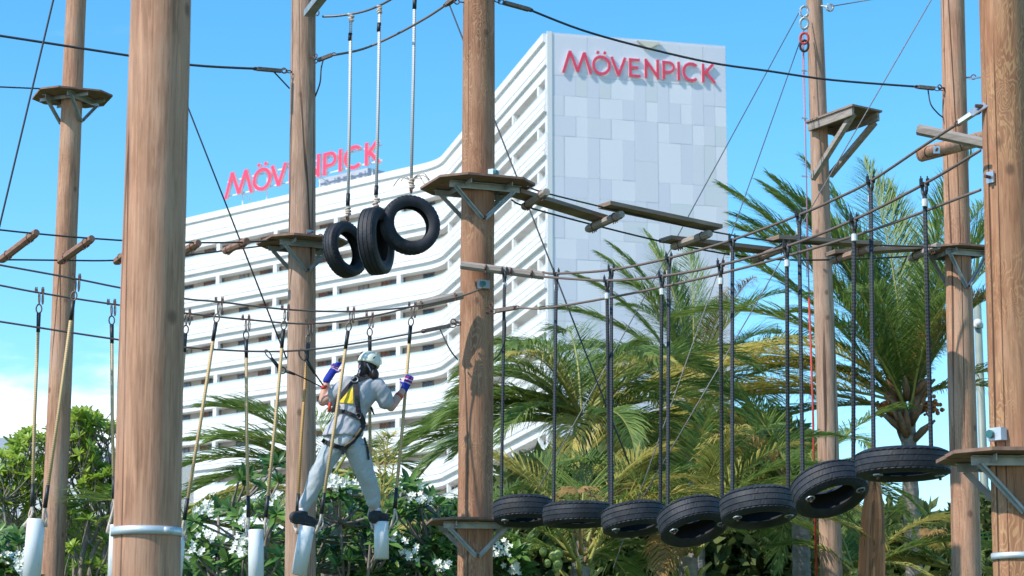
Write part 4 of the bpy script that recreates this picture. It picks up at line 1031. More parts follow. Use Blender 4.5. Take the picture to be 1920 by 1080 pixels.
PB, pcb = palm(1088, 1062, 29, 'young palm below the bridge tyres with yellow green stalks and small nuts',
  [(150,66,2.0,55,YEL),(120,76,1.7,50,GRN),(40,68,2.0,60,YEL),(165,40,2.1,60,GRN),(178,20,2.0,50,GRN),(20,36,2.2,60,GRN),(5,52,2.4,85,YEL),(80,80,1.5,40,GRN)],
  .13, 0, n_rand=7, Lr=(1.6, 2.1), seed=51, wind=.3)
rnd = random.Random(8)
for i in range(11):
    mb = MB(); mb.ball(pcb + V((-.36+rnd.gauss(0,.07), -.35+rnd.gauss(0,.05), .10+rnd.gauss(0,.08))), rnd.uniform(.045,.06), 10, (1,1,1.15)); mb.build('nut', M['nut'], PB, True)
palm(1290, 1045, 31, 'low palm under the tilted bridge tyres with drooping yellow green fronds',
  [(160,58,2.6,105,GRN),(178,50,2.6,105,GRN),(20,56,2.8,110,GRN),(5,44,3.0,105,YEL),(340,40,2.6,100,GRN),(200,40,2.4,100,GRN),(120,60,2.4,90,GRN)],
  .14, 0, n_rand=12, Lr=(2.2, 2.8), seed=61, wind=.2)
palm(1500, 930, 36, 'bushy palm left of the distant pole with long yellowish drooping fronds',
  [(150,62,4.0,85,YEL),(170,44,4.2,85,YEL),(185,30,4.0,80,YEL),(195,16,3.8,60,YEL),(178,56,3.6,100,YEL),(120,70,3.6,80,GRN),(60,60,1.8,70,GRN),(200,20,3.0,70,YEL),(175,70,4.0,95,GRN),(215,50,2.8,110,DRY)],
  .14, 0, n_rand=9, Lr=(2.0, 2.7), seed=71, wind=.6, els=(0, 60))
palm(1790, 1075, 34, 'low dark palm between the two right poles',
  [(160,40,1.8,80,GRN),(175,26,1.9,70,GRN),(30,45,1.6,70,GRN),(185,12,2.0,60,YEL)],
  .14, 0, n_rand=7, Lr=(1.4, 1.9), seed=81, wind=.3, els=(0, 40))
palm(1610, 1090, 33, 'low palm in front of the bare grey palm trunk',
  [(160,50,2.0,70,GRN),(120,70,1.8,60,GRN),(30,50,2.2,70,YEL),(60,66,1.8,70,GRN),(5,30,2.2,60,GRN)],
  .13, 0, n_rand=5, Lr=(1.1, 1.5), seed=91, wind=.3, els=(0,50))
palm(870, 1010, 36, 'dark low palm behind the lower platform of the central pole',
  [(172,30,1.6,60,GRN),(150,20,1.6,55,GRN),(30,50,2.0,70,GRN)], .13, 0, n_rand=6, Lr=(1.2, 1.7), seed=95, wind=.5, els=(-5, 40))
# dead hanging spathe
mb = MB(); a, b_ = at(1640,880,30), at(1632,1150,30); rnd = random.Random(2)
for i in range(26):
    f = (i/25-.5); top = a + V((f*.05, rnd.uniform(-.04,.04), 0)); m_ = a.lerp(b_, .35)+V((f*.26, rnd.uniform(-.09,.09), 0)); bt_ = b_ + V((f*.34, rnd.uniform(-.06,.06), rnd.uniform(-.15,.3)))
    pts = catmull([top, m_, bt_], 4); wv = V((.016,0,.0)); b0 = len(mb.v)
    for p in pts: mb.v.extend([p-wv, p+wv+V((0,.01,0))])
    for k in range(len(pts)-1): mb.face((b0+2*k, b0+2*k+1, b0+2*k+3, b0+2*k+2))
o = mb.build('dead_frond', leafmat('dead_frond_brown', (.36,.20,.10), (.22,.12,.06), .3, .7, False), origin=a); tag(o, 'folded brown dead frond hanging right of the distant pole', 'palm frond')

# ------------------------------------------------------------------ grey green street light column at right
ls = thing('light_column', (at(1840,1000,45).x, 45, 0), 'slender grey green metal column behind the two right poles', 'street light')
mb = MB(); a = at(1852,1080,45); b_ = at(1832,560,45); d = (b_-a)/(b_.z-a.z); mb.tube([a-d*a.z, b_], [.10, .075], 12); mb.build('column', simple('grey_green_paint', (.28,.32,.27), (.22,.26,.22), .5, 0, 4, bs=0), ls, True)
mb = MB(); c = at(1834,606,44.9); mb.tube([c+V((-.09,0,-.05)), c+V((.09,0,-.05))], .05, 8); mb.ball(c, .09, 10); mb.build('fitting', M['white_cap'], ls, True)

# ------------------------------------------------------------------ broad-leaved plants
def leafmesh(name, L, W, droop, fold, mat):
    mb = MB(); K = 6; pr = [.12, .55, .85, 1.0, .92, .62, .04]
    for i in range(K+1):
        t_ = i/K; x = t_*L; z = -droop*L*t_**2; w_ = W/2*pr[i]
        mb.v.extend([V((x, -w_, z+fold*w_)), V((x, 0, z)), V((x, w_, z+fold*w_))])
    for i in range(K):
        b = 3*i; mb.face((b, b+1, b+4, b+3)); mb.face((b+1, b+2, b+5, b+4))
    me = bpy.data.meshes.new(name); me.from_pydata([tuple(v) for v in mb.v], [], mb.f); me.materials.append(mat)
    me.polygons.foreach_set('use_smooth', [True]*len(mb.f)); return me
LM = {}
for nm, mt in (('leaf', 'leaf'), ('lt', 'leaf_lt')):
    LM[nm] = [leafmesh('leaf', 1.0, .30, .12, .35, M[mt]), leafmesh('leaf', 1.0, .26, .30, .25, M[mt]), leafmesh('leaf', 1.0, .33, -.05, .4, M[mt])]
def leaf_frames(c, axis_, n, L, rnd, spread=(35, 88)):
    d, s, u = basis(axis_); out = []
    for i in range(n):
        a = 2.4*i + rnd.uniform(-.3, .3); op = rad(spread[0] + (spread[1]-spread[0])*i/n + rnd.uniform(-8, 8))
        dr = d*cos(op) + (s*cos(a)+u*sin(a))*sin(op); 
        nr = (d - dr*dr.dot(d)).normalized(); sd = nr.cross(dr)
        l = L*rnd.uniform(.75, 1.12)*(.75+.25*i/n)
        out.append(Matrix(((dr.x*l, sd.x*l, nr.x*l, c.x), (dr.y*l, sd.y*l, nr.y*l, c.y), (dr.z*l, sd.z*l, nr.z*l, c.z), (0,0,0,1))))
    return out
def shrub(name, base, rosettes, label, cat, L, kind, matj, nleaf=(9, 14), nind=300, flowers=0, stems=None, group='leafy shrubs behind the rope course', frad=.034, trunkr=.045, spread=(35, 88)):
    rnd = random.Random(label); root = thing(name, tuple(base), label, cat, group); org = V(base)
    allm = []
    for (c, ax) in rosettes:
        allm += [(m_, rnd.randrange(3)) for m_ in leaf_frames(c, ax, rnd.randint(*nleaf), L, rnd, spread)]
    allm.sort(key=lambda q: q[0].translation.y + rnd.uniform(-.25, .25))
    # keep leaves that fall in the picture first
    vis = [q for q in allm if -20 < proj(q[0].translation)[0] < 1940 and proj(q[0].translation)[1] < 1090]
    ind = vis[:nind]; ids = set(id(q) for q in ind); rest = [q for q in allm if id(q) not in ids]
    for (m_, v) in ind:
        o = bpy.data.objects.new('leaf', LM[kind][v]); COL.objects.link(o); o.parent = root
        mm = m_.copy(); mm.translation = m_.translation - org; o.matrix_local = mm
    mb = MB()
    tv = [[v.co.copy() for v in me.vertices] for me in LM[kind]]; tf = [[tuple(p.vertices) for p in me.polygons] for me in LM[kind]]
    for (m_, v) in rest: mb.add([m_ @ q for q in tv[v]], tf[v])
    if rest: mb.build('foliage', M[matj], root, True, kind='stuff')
    # branches from the base to the rosettes
    mb = MB(); rs = rosettes[:]; nodes = []
    st = stems or 5
    for i in range(st):
        a = 2*pi*i/st + rnd.uniform(-.3, .3); tgt = rs[int(i*len(rs)/st)][0]; mid = org.lerp(tgt, .5)+V((rnd.uniform(-.15,.15), rnd.uniform(-.15,.15), -.1))
        pts = catmull([org+V((cos(a)*.12, sin(a)*.12, 0)), org.lerp(mid, .6)+V((cos(a)*.15, sin(a)*.15, 0)), mid, tgt], 4); mb.tube(pts, [trunkr*(1-.75*k/len(pts)) for k in range(len(pts))], 6); nodes += pts[5:]
    mb.build('trunk', M['bark'], root, True)
    mb = MB()
    for (c, ax) in rs:
        nd = min(nodes, key=lambda p: (p-c).length + (0 if p.z < c.z else 1.0))
        if stems == 1 and (nd-c).length > .55: nd = c - ax.normalized()*.28 + V((0, .05, -.12))
        kk = .42 if stems != 1 else .2; mb.tube(catmull([nd, nd.lerp(c, .5)+V((rnd.uniform(-.06,.06), rnd.uniform(-.06,.06), -.05)), c], 3), [trunkr*kk]*4+[trunkr*kk*.7]*3 , 5)
    mb.build('branches', M['bark'], root, True, kind='stuff')
    if flowers:
        fr = sorted(rs, key=lambda q: q[0].y + rnd.uniform(0, 1.2))[:flowers]
        for (c, ax) in fr:
            mb = MB(); cc = c + ax.normalized()*L*.42 + V((0,-L*.3,0))
            for i in range(rnd.randint(5, 18)):
                p = cc + V((rnd.gauss(0, .052), rnd.gauss(0, .04), rnd.gauss(0, .042))); n_ = V((rnd.uniform(-.6,.6), -1, rnd.uniform(-.3,.8))).normalized(); d, s, u = basis(n_)
                for k in range(5):
                    a = 2*pi*k/5; e = s*cos(a)+u*sin(a); f = s*cos(a+.75)+u*sin(a+.75); h_ = s*cos(a-.35)+u*sin(a-.35)
                    mb.add([p, p+h_*frad*.75+d*.006, p+e*frad*1.25+d*.014, p+f*frad*.8+d*.010], [(0,1,2,3)])
            mb.build('flower_cluster', M['petal'], root, kind='stuff')
    return root
def bushpts(n, xr, ytop, Y, dy, rnd, ybot=1110, Yfun=None):
    """rosettes on and inside a bush whose upper outline follows ytop(px)"""
    out = []
    while len(out) < n:
        px = rnd.uniform(*xr); t = ytop(px); py = t + (ybot-t)*rnd.random()**.8
        if py < t: continue
        yy = Y + rnd.uniform(-dy, dy); c = at(px, py, yy)
        ax = V((rnd.uniform(-.55,.55), -rnd.uniform(.1,.8), rnd.uniform(.6,1.0)))
        out.append((c, ax))
    return out
def interp(tab):
    def f(x):
        for (a, b_), (c, d) in zip(tab, tab[1:]):
            if x <= c: return b_ + (d-b_)*max(0, (x-a))/(c-a)
        return tab[-1][1]
    return f
rn = random.Random(77)
FG = 'white flowering frangipani bushes'
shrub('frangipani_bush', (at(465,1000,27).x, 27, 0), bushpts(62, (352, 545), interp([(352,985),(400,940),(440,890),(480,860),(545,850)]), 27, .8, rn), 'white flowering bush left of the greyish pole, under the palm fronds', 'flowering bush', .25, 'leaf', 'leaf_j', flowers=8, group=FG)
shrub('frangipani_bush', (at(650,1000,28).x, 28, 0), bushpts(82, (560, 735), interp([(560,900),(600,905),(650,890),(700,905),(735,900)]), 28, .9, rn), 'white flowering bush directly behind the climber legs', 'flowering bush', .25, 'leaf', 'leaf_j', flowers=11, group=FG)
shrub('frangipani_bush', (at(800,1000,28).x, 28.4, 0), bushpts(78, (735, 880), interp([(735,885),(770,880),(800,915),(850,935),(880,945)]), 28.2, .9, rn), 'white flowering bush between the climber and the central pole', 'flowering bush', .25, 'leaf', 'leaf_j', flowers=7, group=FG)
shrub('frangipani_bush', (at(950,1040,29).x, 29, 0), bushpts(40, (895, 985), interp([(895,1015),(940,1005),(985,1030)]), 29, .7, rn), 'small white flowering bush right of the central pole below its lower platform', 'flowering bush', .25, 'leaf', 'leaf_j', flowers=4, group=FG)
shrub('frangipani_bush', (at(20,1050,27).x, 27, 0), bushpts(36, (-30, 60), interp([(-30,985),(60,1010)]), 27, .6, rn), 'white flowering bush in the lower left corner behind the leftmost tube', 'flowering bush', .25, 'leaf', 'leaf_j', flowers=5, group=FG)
# bright green tree at left: leafy crown, bare stems
rosl = []
for (cx, cy, rx, ry, n) in ((20,895,60,50,40),(60,850,45,45,34),(120,835,40,40,26),(155,788,28,16,26),(168,830,32,50,36),(60,920,60,40,32),(190,905,34,34,34),(150,960,40,20,10),(110,900,40,40,14),(205,805,10,10,4),(165,1010,60,24,10),(-20,940,40,40,12),(232,900,30,60,16),(160,1065,50,20,10)):
    for i in range(int(n*1.7)):
        a = rn.uniform(0, 2*pi); q = sqrt(rn.random()); c = at(cx+rx*q*cos(a), cy+ry*q*sin(a), 31+rn.uniform(-.6,.6)); rosl.append((c, V((rn.uniform(-.7,.7), -rn.uniform(0,.8), rn.uniform(.5,1)))))
bt = at(165,1080,31)
tr = shrub('bright_green_tree', (bt.x-.15, 31, 0), rosl, 'bright green small tree with bare grey stems behind the slim left pole', 'tree', .17, 'lt', 'leaf_ltj', nleaf=(8, 12), nind=300, stems=1, group=None or 'leafy shrubs behind the rope course', trunkr=.05)
if 'group' in tr: del tr['group']
mb = MB(); b0 = at(160,1120,31); b0.z = 0
for pts, r in (([(150,1100),(165,1000),(158,940),(140,870)],.045),([(165,1090),(200,1000),(186,950),(190,900)],.035),([(190,1090),(206,1010),(222,960),(230,900)],.03),([(150,1090),(175,1010),(205,960),(196,940)],.035),([(140,1090),(128,1010),(110,950),(90,900)],.035),([(186,950),(160,880),(168,820),(150,790)],.022),([(140,870),(165,820),(195,790),(210,772)],.012),([(165,830),(190,815),(207,800)],.010),([(158,940),(135,905),(150,880)],.02)):
    P_ = [at(x, y, 31+((i*7)%3-1)*.1) for i, (x, y) in enumerate(pts)]
    if pts[0][1] > 1085: P_ = [V((P_[0].x*.5+b0.x*.5, 31, 0))] + P_
    Q_ = catmull(P_, 4); mb = MB(); mb.tube(Q_, [r*(1-.55*k/len(Q_)) for k in range(len(Q_))], 7); mb.build('stem', M['bark'], tr, True)
# tall weedy sprig beside the climber
sp = thing('weed_sprig', tuple(at(722,930,27)*1.0), 'thin pale sprig rising right of the climber above the bushes', 'plant'); rnd = random.Random(12)
mb = MB()
for (p, q, r) in (((716,960),(726,835),(733,818)),((716,960),(712,880),(703,845)),((718,950),(735,890),(738,855)),((716,960),(722,860),(716,822))):
    Q_ = catmull([at(*p,27), at(*q,27), at(*r,27)], 5); mb.tube(Q_, .008, 4)
    for k in range(2, len(Q_)):
        for s_ in (-1, 1, 1, -1):
            e = V((s_*rnd.uniform(.4,1), rnd.uniform(-.5,.5), rnd.uniform(.3,1.0))).normalized(); l = rnd.uniform(.10,.17); w_ = V((0,.004,.006)); b = len(mb.v)
            mb.v.extend([Q_[k]-w_, Q_[k]+w_, Q_[k]+e*l*.6+w_, Q_[k]+e*l*.6-w_, Q_[k]+e*l+V((0,0,-.02))]); mb.face((b,b+1,b+2,b+3)); mb.face((b+3,b+2,b+4))
mb.build('sprig_leaves', M['palm_lt'], sp, kind='stuff')

# ------------------------------------------------------------------ far vegetation mass closing the view under the palms
def mass(xr, ytop, Y, dy, n, size, label, seed):
    rnd = random.Random(seed); mb = MB(); a = at(xr[0], 1000, Y)
    for i in range(n):
        px = rnd.uniform(*xr); t = ytop(px) + 14*mnoise.noise(V((px*.02, seed, 0)))*2; py = t + (1240-t)*rnd.random()
        c = at(px, py, Y+rnd.uniform(-dy, dy)); 
        if c.z < .1: continue
        d = V((rnd.gauss(0,1), rnd.gauss(0,1), rnd.gauss(0,.7))).normalized(); s = d.cross(V((rnd.gauss(0,1), rnd.gauss(0,1), rnd.gauss(0,1)))).normalized()
        l = size*rnd.uniform(.6, 1.3); w_ = l*rnd.uniform(.12, .3)
        b = len(mb.v); mb.v.extend([c, c+d*l*.5+s*w_, c+d*l, c+d*l*.5-s*w_]); mb.face((b,b+1,b+2,b+3))
    o = mb.build('thicket', M['hedge'], origin=V((a.x, Y, 0))); o['label'] = label; o['category'] = 'thicket'; o['kind'] = 'stuff'
mass((880, 1560), interp([(880,960),(960,880),(1100,830),(1250,800),(1400,780),(1500,800),(1560,900)]), 47, 3.0, 42000, .38, 'dark green thicket behind the palms right of the central pole', 3)
mass((1500, 2000), interp([(1500,930),(1570,980),(1650,955),(1760,970),(1850,930),(2000,920)]), 46, 3.0, 20000, .36, 'dark green thicket filling the lower right behind the palms', 4)
mass((340, 900), interp([(340,1075),(450,1050),(560,985),(620,945),(720,960),(800,965),(900,960)]), 40, 2.0, 12000, .3, 'dark undergrowth behind the flowering bushes', 5)
mass((-150, 260), interp([(-150,960),(0,985),(80,1000),(140,985),(260,960)]), 40, 2.0, 6000, .4, 'dark undergrowth behind the bright green tree at left', 6)

# ------------------------------------------------------------------ the climber
YP = 21.3
def Q(px, py, dy=0.0): return at(px, py, YP+dy)
def fuse(prims, voxel, smooth, name, mats, parent, wrinkle=0.0, wsc=9.0):
    mb = MB()
    for p in prims:
        if p[0] == 'c':           # chain of (point, radius[, x-stretch])
            pts = [V(q[0]) for q in p[1]]; rr = [q[1] for q in p[1]]; ex = p[2] if len(p) > 2 else None
            k = []; r2 = []
            for i in range(len(pts)-1):
                for j in range(4):
                    t_ = j/4; t_s = t_; k.append(pts[i].lerp(pts[i+1], t_)); r2.append(rr[i]+(rr[i+1]-rr[i])*t_s)
            k.append(pts[-1]); r2.append(rr[-1])
            mb.tube(k, r2, 16, ex=ex)
            if ex is None:
                for i in (0, -1): mb.ball(pts[i], rr[i]*.995, 14)
                for i in range(1, len(pts)-1): mb.ball(pts[i], rr[i]*.995, 14)
        elif p[0] == 'e':         # ellipsoid: centre, three half axes
            c, a, b_, d = [V(q) for q in p[1:5]]; n = 18; m = 10; b0 = len(mb.v)
            for i in range(1, m):
                for j in range(n):
                    t_ = pi*i/m; f = 2*pi*j/n; mb.v.append(c + a*sin(t_)*cos(f) + b_*sin(t_)*sin(f) + d*cos(t_))
            tp = len(mb.v); mb.v.append(c+d); bt_ = len(mb.v); mb.v.append(c-d)
            for i in range(m-2):
                for j in range(n): mb.face((b0+i*n+j, b0+(i+1)*n+j, b0+(i+1)*n+(j+1)%n, b0+i*n+(j+1)%n))
            for j in range(n): mb.face((tp, b0+j, b0+(j+1)%n)); mb.face((bt_, b0+(m-2)*n+(j+1)%n, b0+(m-2)*n+j))
        elif p[0] == 'l':         # loft of elliptical rings: (centre, half x vec, half y vec)
            n = 24; b0 = len(mb.v); R_ = p[1]
            for (c, a, b_) in R_:
                for j in range(n): mb.v.append(V(c)+V(a)*cos(2*pi*j/n)+V(b_)*sin(2*pi*j/n))
            for i in range(len(R_)-1):
                for j in range(n): mb.face((b0+i*n+j, b0+i*n+(j+1)%n, b0+(i+1)*n+(j+1)%n, b0+(i+1)*n+j))
            mb.face([b0+j for j in range(n-1,-1,-1)]); mb.face([b0+(len(R_)-1)*n+j for j in range(n)])
    me = bpy.data.meshes.new('tmp'); me.from_pydata([tuple(v) for v in mb.v], [], mb.f)
    bm_ = bmesh.new(); bm_.from_mesh(me); bmesh.ops.recalc_face_normals(bm_, faces=bm_.faces); bm_.to_mesh(me); bm_.free()
    ob = bpy.data.objects.new('tmp', me); COL.objects.link(ob)
    m1 = ob.modifiers.new('r', 'REMESH'); m1.mode = 'VOXEL'; m1.voxel_size = voxel
    m2 = ob.modifiers.new('s', 'SMOOTH'); m2.iterations = smooth; m2.factor = .5
    dg = bpy.context.evaluated_depsgraph_get(); dg.update(); ev = ob.evaluated_get(dg)
    out = bpy.data.meshes.new_from_object(ev); bpy.data.objects.remove(ob); bpy.data.meshes.remove(me)
    org = worg(parent); out.name = name
    if wrinkle:
        out.update(); ns = [v.normal.copy() for v in out.vertices]
        for v, n_ in zip(out.vertices, ns):
            c = v.co; w_ = mnoise.noise(V((c.x*wsc*1.6+c.z*wsc*.8, c.y*wsc, c.z*wsc*.55))) + .5*mnoise.noise(V((c.x*wsc*3-c.z*wsc*2, c.y*wsc*2, c.z*wsc*1.6)))
            v.co = c + n_*w_*wrinkle
    me2 = out; vs = [v.co.copy() for v in me2.vertices]
    bvh = BVHTree.FromPolygons(vs, [tuple(p.vertices) for p in me2.polygons])
    for v in me2.vertices: v.co -= org
    mats = mats if isinstance(mats, (list, tuple)) else [mats]
    for m_ in mats: me2.materials.append(m_)
    me2.polygons.foreach_set('use_smooth', [True]*len(me2.polygons)); me2.update()
    o = bpy.data.objects.new(name, me2); COL.objects.link(o); o.parent = parent
    return o, bvh
man = thing('person', tuple(Q(640, 830)), 'climber in grey t-shirt and sweatpants with cream helmet and yellow-padded harness, seen from behind', 'person')
X = V((1,0,0)); Yv = V((0,1,0)); Z = V((0,0,1))
hd = Q(689, 684, .02)
sL, sR = Q(649, 722), Q(709, 720)
eL, wL, hL = Q(605, 753, .00), Q(614, 711, .02), Q(625, 694, .09)
eR, wR, hR = Q(733, 763, .06), Q(758, 729, .18), Q(765, 716, .20)
hipL, kL, aL = Q(627, 834, .0), Q(596, 893, -.06), Q(568, 956, -.06)
hipR, kR, aR = Q(664, 834, .02), Q(686, 892, .10), Q(703, 955, .22)
# body (skin): one continuous mesh
body, bv_body = fuse([
    ('e', hd, X*.074, Yv*.092, Z*.108), ('e', hd+V((.01,.085,-.02)), X*.014, Yv*.022, Z*.02),
    ('e', hd+V((-.078,.0,-.01)), X*.012, Yv*.02, Z*.03), ('e', hd+V((.078,.0,-.01)), X*.012, Yv*.02, Z*.03), ('e', hd+V((.0,.06,-.085)), X*.035, Yv*.035, Z*.03),
    ('c', [(hd+V((0,-.01,-.05)), .052), (Q(683,706), .052), (Q(679,722,.02), .065)]),
    ('l', [(Q(678,722), X*.15, Yv*.07), (Q(668,745), X*.15, Yv*.10), (Q(655,780), X*.125, Yv*.095), (Q(646,815), X*.145, Yv*.10), (Q(645,835), X*.14, Yv*.10)]),
    ('c', [(sL, .058), (eL, .043), (eL.lerp(wL,.35), .042), (wL, .027), (hL, .026)]),
    ('c', [(sR, .058), (eR, .043), (eR.lerp(wR,.35), .042), (wR, .028), (hR, .026)]),
    ('c', [(hipL, .085), (kL, .058), (kL.lerp(aL,.35), .052), (aL, .034)]),
    ('c', [(hipR, .085), (kR, .058), (kR.lerp(aR,.35), .052), (aR, .034)]),
    ('c', [(aL, .034), (Q(575,972,-.02), .032)]), ('c', [(aR, .034), (Q(712,970,.26), .032)]),
], .009, 3, 'body', M['skin'], man)
# shirt
top = Q(681, 710)
shirt, bv_shirt = fuse([
    ('l', [(Q(684,707,.01), X*.072, Yv*.062), (Q(681,712,.01), X*.13, Yv*.082), (Q(678,719), X*.175, Yv*.10), (Q(673,736), X*.175, Yv*.125), (Q(667,755), X*.165, Yv*.128), (Q(658,777), X*.150, Yv*.122), (Q(650,795), X*.165, Yv*.135), (Q(644,812), X*.190, Yv*.150), (Q(642,819), X*.192, Yv*.152)]),
    ('c', [(sL+V((.03,0,.02)), .076), (sL.lerp(eL,.5)+V((.0,0,-.005)), .074), (Q(619,749,.03), .064)]),
    ('c', [(sR+V((-.02,0,-.02)), .080), (sR.lerp(eR,.45)+V((.0,0,-.01)), .080), (Q(724,755,.04), .070)]),
], .010, 4, 'tshirt', M['shirt'], man, .013, 9)
pants, bv_pants = fuse([
    ('l', [(Q(647,808), X*.140, Yv*.115), (Q(645,825), X*.158, Yv*.130), (Q(645,838), X*.160, Yv*.128)]),
    ('c', [(Q(627,834), .105), (Q(612,862,-.03), .098), (kL, .083), (Q(580,930,-.06), .070), (Q(573,944,-.06), .066)]),
    ('c', [(Q(573,944,-.06), .064), (Q(570,950,-.06), .050)]),
    ('c', [(Q(664,836,.01), .107), (Q(676,862,.05), .100), (kR, .085), (Q(698,930,.18), .072), (Q(701,942,.2), .068)]),
    ('c', [(Q(701,942,.2), .064), (Q(702,949,.21), .050)]),
], .010, 4, 'sweatpants', M['pants'], man, .014, 8)
# hair, helmet
hair, _ = fuse([('e', hd+V((0,-.012,.0)), X*.084, Yv*.098, Z*.115), ('e', Q(701,703,-.02), X*.048, Yv*.06, Z*.065), ('e', Q(680,698,-.02), X*.045, Yv*.06, Z*.065),
    ('c', [(Q(672,704,-.02), .022), (Q(668,712,-.08), .016)]), ('c', [(Q(702,715,.02), .02), (Q(708,735,.06), .012)]), ('c', [(Q(696,765,-.0), .014), (Q(702,778,-.03), .008)])], .008, 2, 'hair', M['hair'], man, .003, 40)
mb = MB(); ax = (V((.30,.12,1.0))).normalized(); d, s, u = basis(ax); hc = hd + V((.012,.0,.020))
Mx = Matrix(((s.x, u.x, d.x, hc.x), (s.y, u.y, d.y, hc.y), (s.z, u.z, d.z, hc.z), (0,0,0,1)))
prof = [(.104*cos(rad(a)), .108*sin(rad(a))) for a in (-12, 0, 12, 25, 38, 50, 62, 74, 84)] + [(.0005, .1085)] + [(.0005, .100)] + [(.096*cos(rad(a)), .100*sin(rad(a))) for a in (84, 62, 38, 12, -12)]
S_ = Matrix.Scale(1.18, 4, V((0,1,0))); mb.lathe(prof, Matrix.Translation(hc) @ S_ @ Matrix.Translation(-hc) @ Mx, 40); hm = mb.build('helmet', M['helmet'], man, True)
mb = MB()
for a in (-.5, 0, .5): mb.tube(catmull([Mx @ V((sin(a)*.02+.0+a*.05, -.11, .02)), Mx @ V((a*.06, -.085, .075)), Mx @ V((a*.055, -.03, .108))], 4), .005, 5)
mb.build('ridge', M['helmet'], hm, True)
for (p, q) in (((700,668),(703,673)), ((704,690),(708,694)), ((676,662),(680,661))):
    h_ = ray((p[0]+q[0])/2, (p[1]+q[1])/2); mb = MB(); c = Q((p[0]+q[0])/2, (p[1]+q[1])/2, -.115); mb.box(c, (.010,0,.006), (0,.012,0), (.002,0,.006)); mb.build('vent', M['black'], hm)
# projecting straps on to cloth
def cast(px, py, bvs, off=.010):
    o = V((0,0,CAMZ)); d = ray(px, py).normalized(); best = None
    for bv in bvs:
        h_ = bv.ray_cast(o, d)
        if h_[0] is not None and (best is None or h_[3] < best[1]): best = (h_[0], h_[3], h_[1])
    if best is None: return at(px, py, YP-.10), -d
    n_ = best[2] if best[2].dot(d) < 0 else -best[2]
    return best[0] - d*off*.4 + n_*off*.6, n_
def ribbon(nm, pts, wd, mat, off=.010, bvs=None, th=.006, parent=None):
    bvs = bvs or (bv_shirt, bv_pants, bv_body); mb = MB(); dense = []
    for (a, b_) in zip(pts, pts[1:]):
        for k in range(5): t_ = k/5; dense.append((a[0]+(b_[0]-a[0])*t_, a[1]+(b_[1]-a[1])*t_))
    dense.append(pts[-1]); C_ = [cast(x, y, bvs, off) for x, y in dense]; b0 = len(mb.v); n = len(C_)
    for i, (p, n_) in enumerate(C_):
        T = (C_[min(i+1,n-1)][0]-C_[max(i-1,0)][0]).normalized(); nn_ = (n_*.5+V((0,-1,0))*.5).normalized(); s = T.cross(nn_).normalized()*wd/2
        mb.v.extend([p-s, p+s, p+s+nn_*th, p-s+nn_*th])
    for i in range(n-1):
        for j in range(4): mb.face((b0+4*i+j, b0+4*i+(j+1)%4, b0+4*i+4+(j+1)%4, b0+4*i+4+j))
    mb.face((b0,b0+1,b0+2,b0+3)); mb.face((b0+4*(n-1)+3,b0+4*(n-1)+2,b0+4*(n-1)+1,b0+4*(n-1)))
    return mb.build(nm, mat, parent or man)
ribbon('helmet_strap', [(678,684),(676,690),(673,700)], .010, M['gl_white'], .02, None, .004)
ribbon('helmet_strap', [(688,682),(692,690),(696,700)], .010, M['gl_white'], .02, None, .004)
for nm, pts, wd, mt in (('back_strap', [(668,706),(669,712)], .05, 'strap'), ('shoulder_strap', [(690,706),(682,709),(671,714)], .042, 'strap'), ('shoulder_strap', [(666,712),(655,724),(646,735),(638,746),(630,760),(622,772)], .034, 'strap'),
        ('shoulder_strap', [(668,716),(669,730),(670,750),(671,768),(674,780)], .044, 'strap'), ('shoulder_strap', [(674,776),(679,788),(681,797)], .050, 'strap'),
        ('waist_belt', [(621,771),(630,769),(645,772),(658,777),(668,782)], .034, 'strap'),
        ('leg_loop', [(604,825),(612,830),(622,834),(632,836),(640,838)], .038, 'strap'), ('leg_loop', [(640,838),(650,836),(660,828),(670,815),(678,802),(681,795)], .044, 'strap')):
    ribbon(nm, pts, wd, M[mt], .012)
ribbon('leg_loop_stripe', [(645,835),(654,830),(662,822),(669,812),(675,803)], .014, M['buff'], .018, None, .007)
ribbon('hanging_strap', [(683,820),(686,832),(688,848),(690,862)], .020, M['strap'], .014)
mb = MB(); c, n_ = cast(666, 714, (bv_shirt, bv_body), .02); mb.ring(c+V((0,-.02,.0)), V((0,1,-.2)), .026, .005, 16, 6, 1.15); mb.build('d_ring', M['steel'], man)
mb = MB(); c, n_ = cast(641, 840, (bv_pants, bv_shirt), .03); mb.box(c, (.03,0,0), (0,.012,0), (0,0,.016)); mb.box(c+V((0,0,-.035)), (.012,0,0), (0,.010,0), (0,0,.02)); mb.build('buckle', M['black'], man)
mb = MB(); c, n_ = cast(671, 781, (bv_shirt,), .02); mb.ring(c, V((0,1,0)), .026, .008, 12, 6); mb.build('strap_adjuster', M['black'], man)
# yellow triangular pad between the straps
mb = MB(); A_, B_, C_ = (662,724), (636,755), (662.5,757); n = 7; idx = {}
for i in range(n+1):
    for j in range(n+1-i):
        a, b2, c2 = 1-(i+j)/n, i/n, j/n; p, n_ = cast(A_[0]*a+B_[0]*b2+C_[0]*c2, A_[1]*a+B_[1]*b2+C_[1]*c2, (bv_shirt,), .014); idx[(i,j)] = len(mb.v); mb.v.append(p)
top_n = len(mb.v); mb.v += [p+V((0,.010,0)) for p in mb.v[:top_n]]
for i in range(n):
    for j in range(n-i):
        mb.face((idx[(i,j)], idx[(i+1,j)], idx[(i,j+1)])); 
        if j < n-i-1: mb.face((idx[(i+1,j)], idx[(i+1,j+1)], idx[(i,j+1)]))
rim = [(i,0) for i in range(n)]+[(n-j,j) for j in range(n)]+[(0,n-j) for j in range(n)]
for k in range(len(rim)):
    a, b2 = idx[rim[k]], idx[rim[(k+1)%len(rim)]]; mb.face((a, b2, b2+top_n, a+top_n))
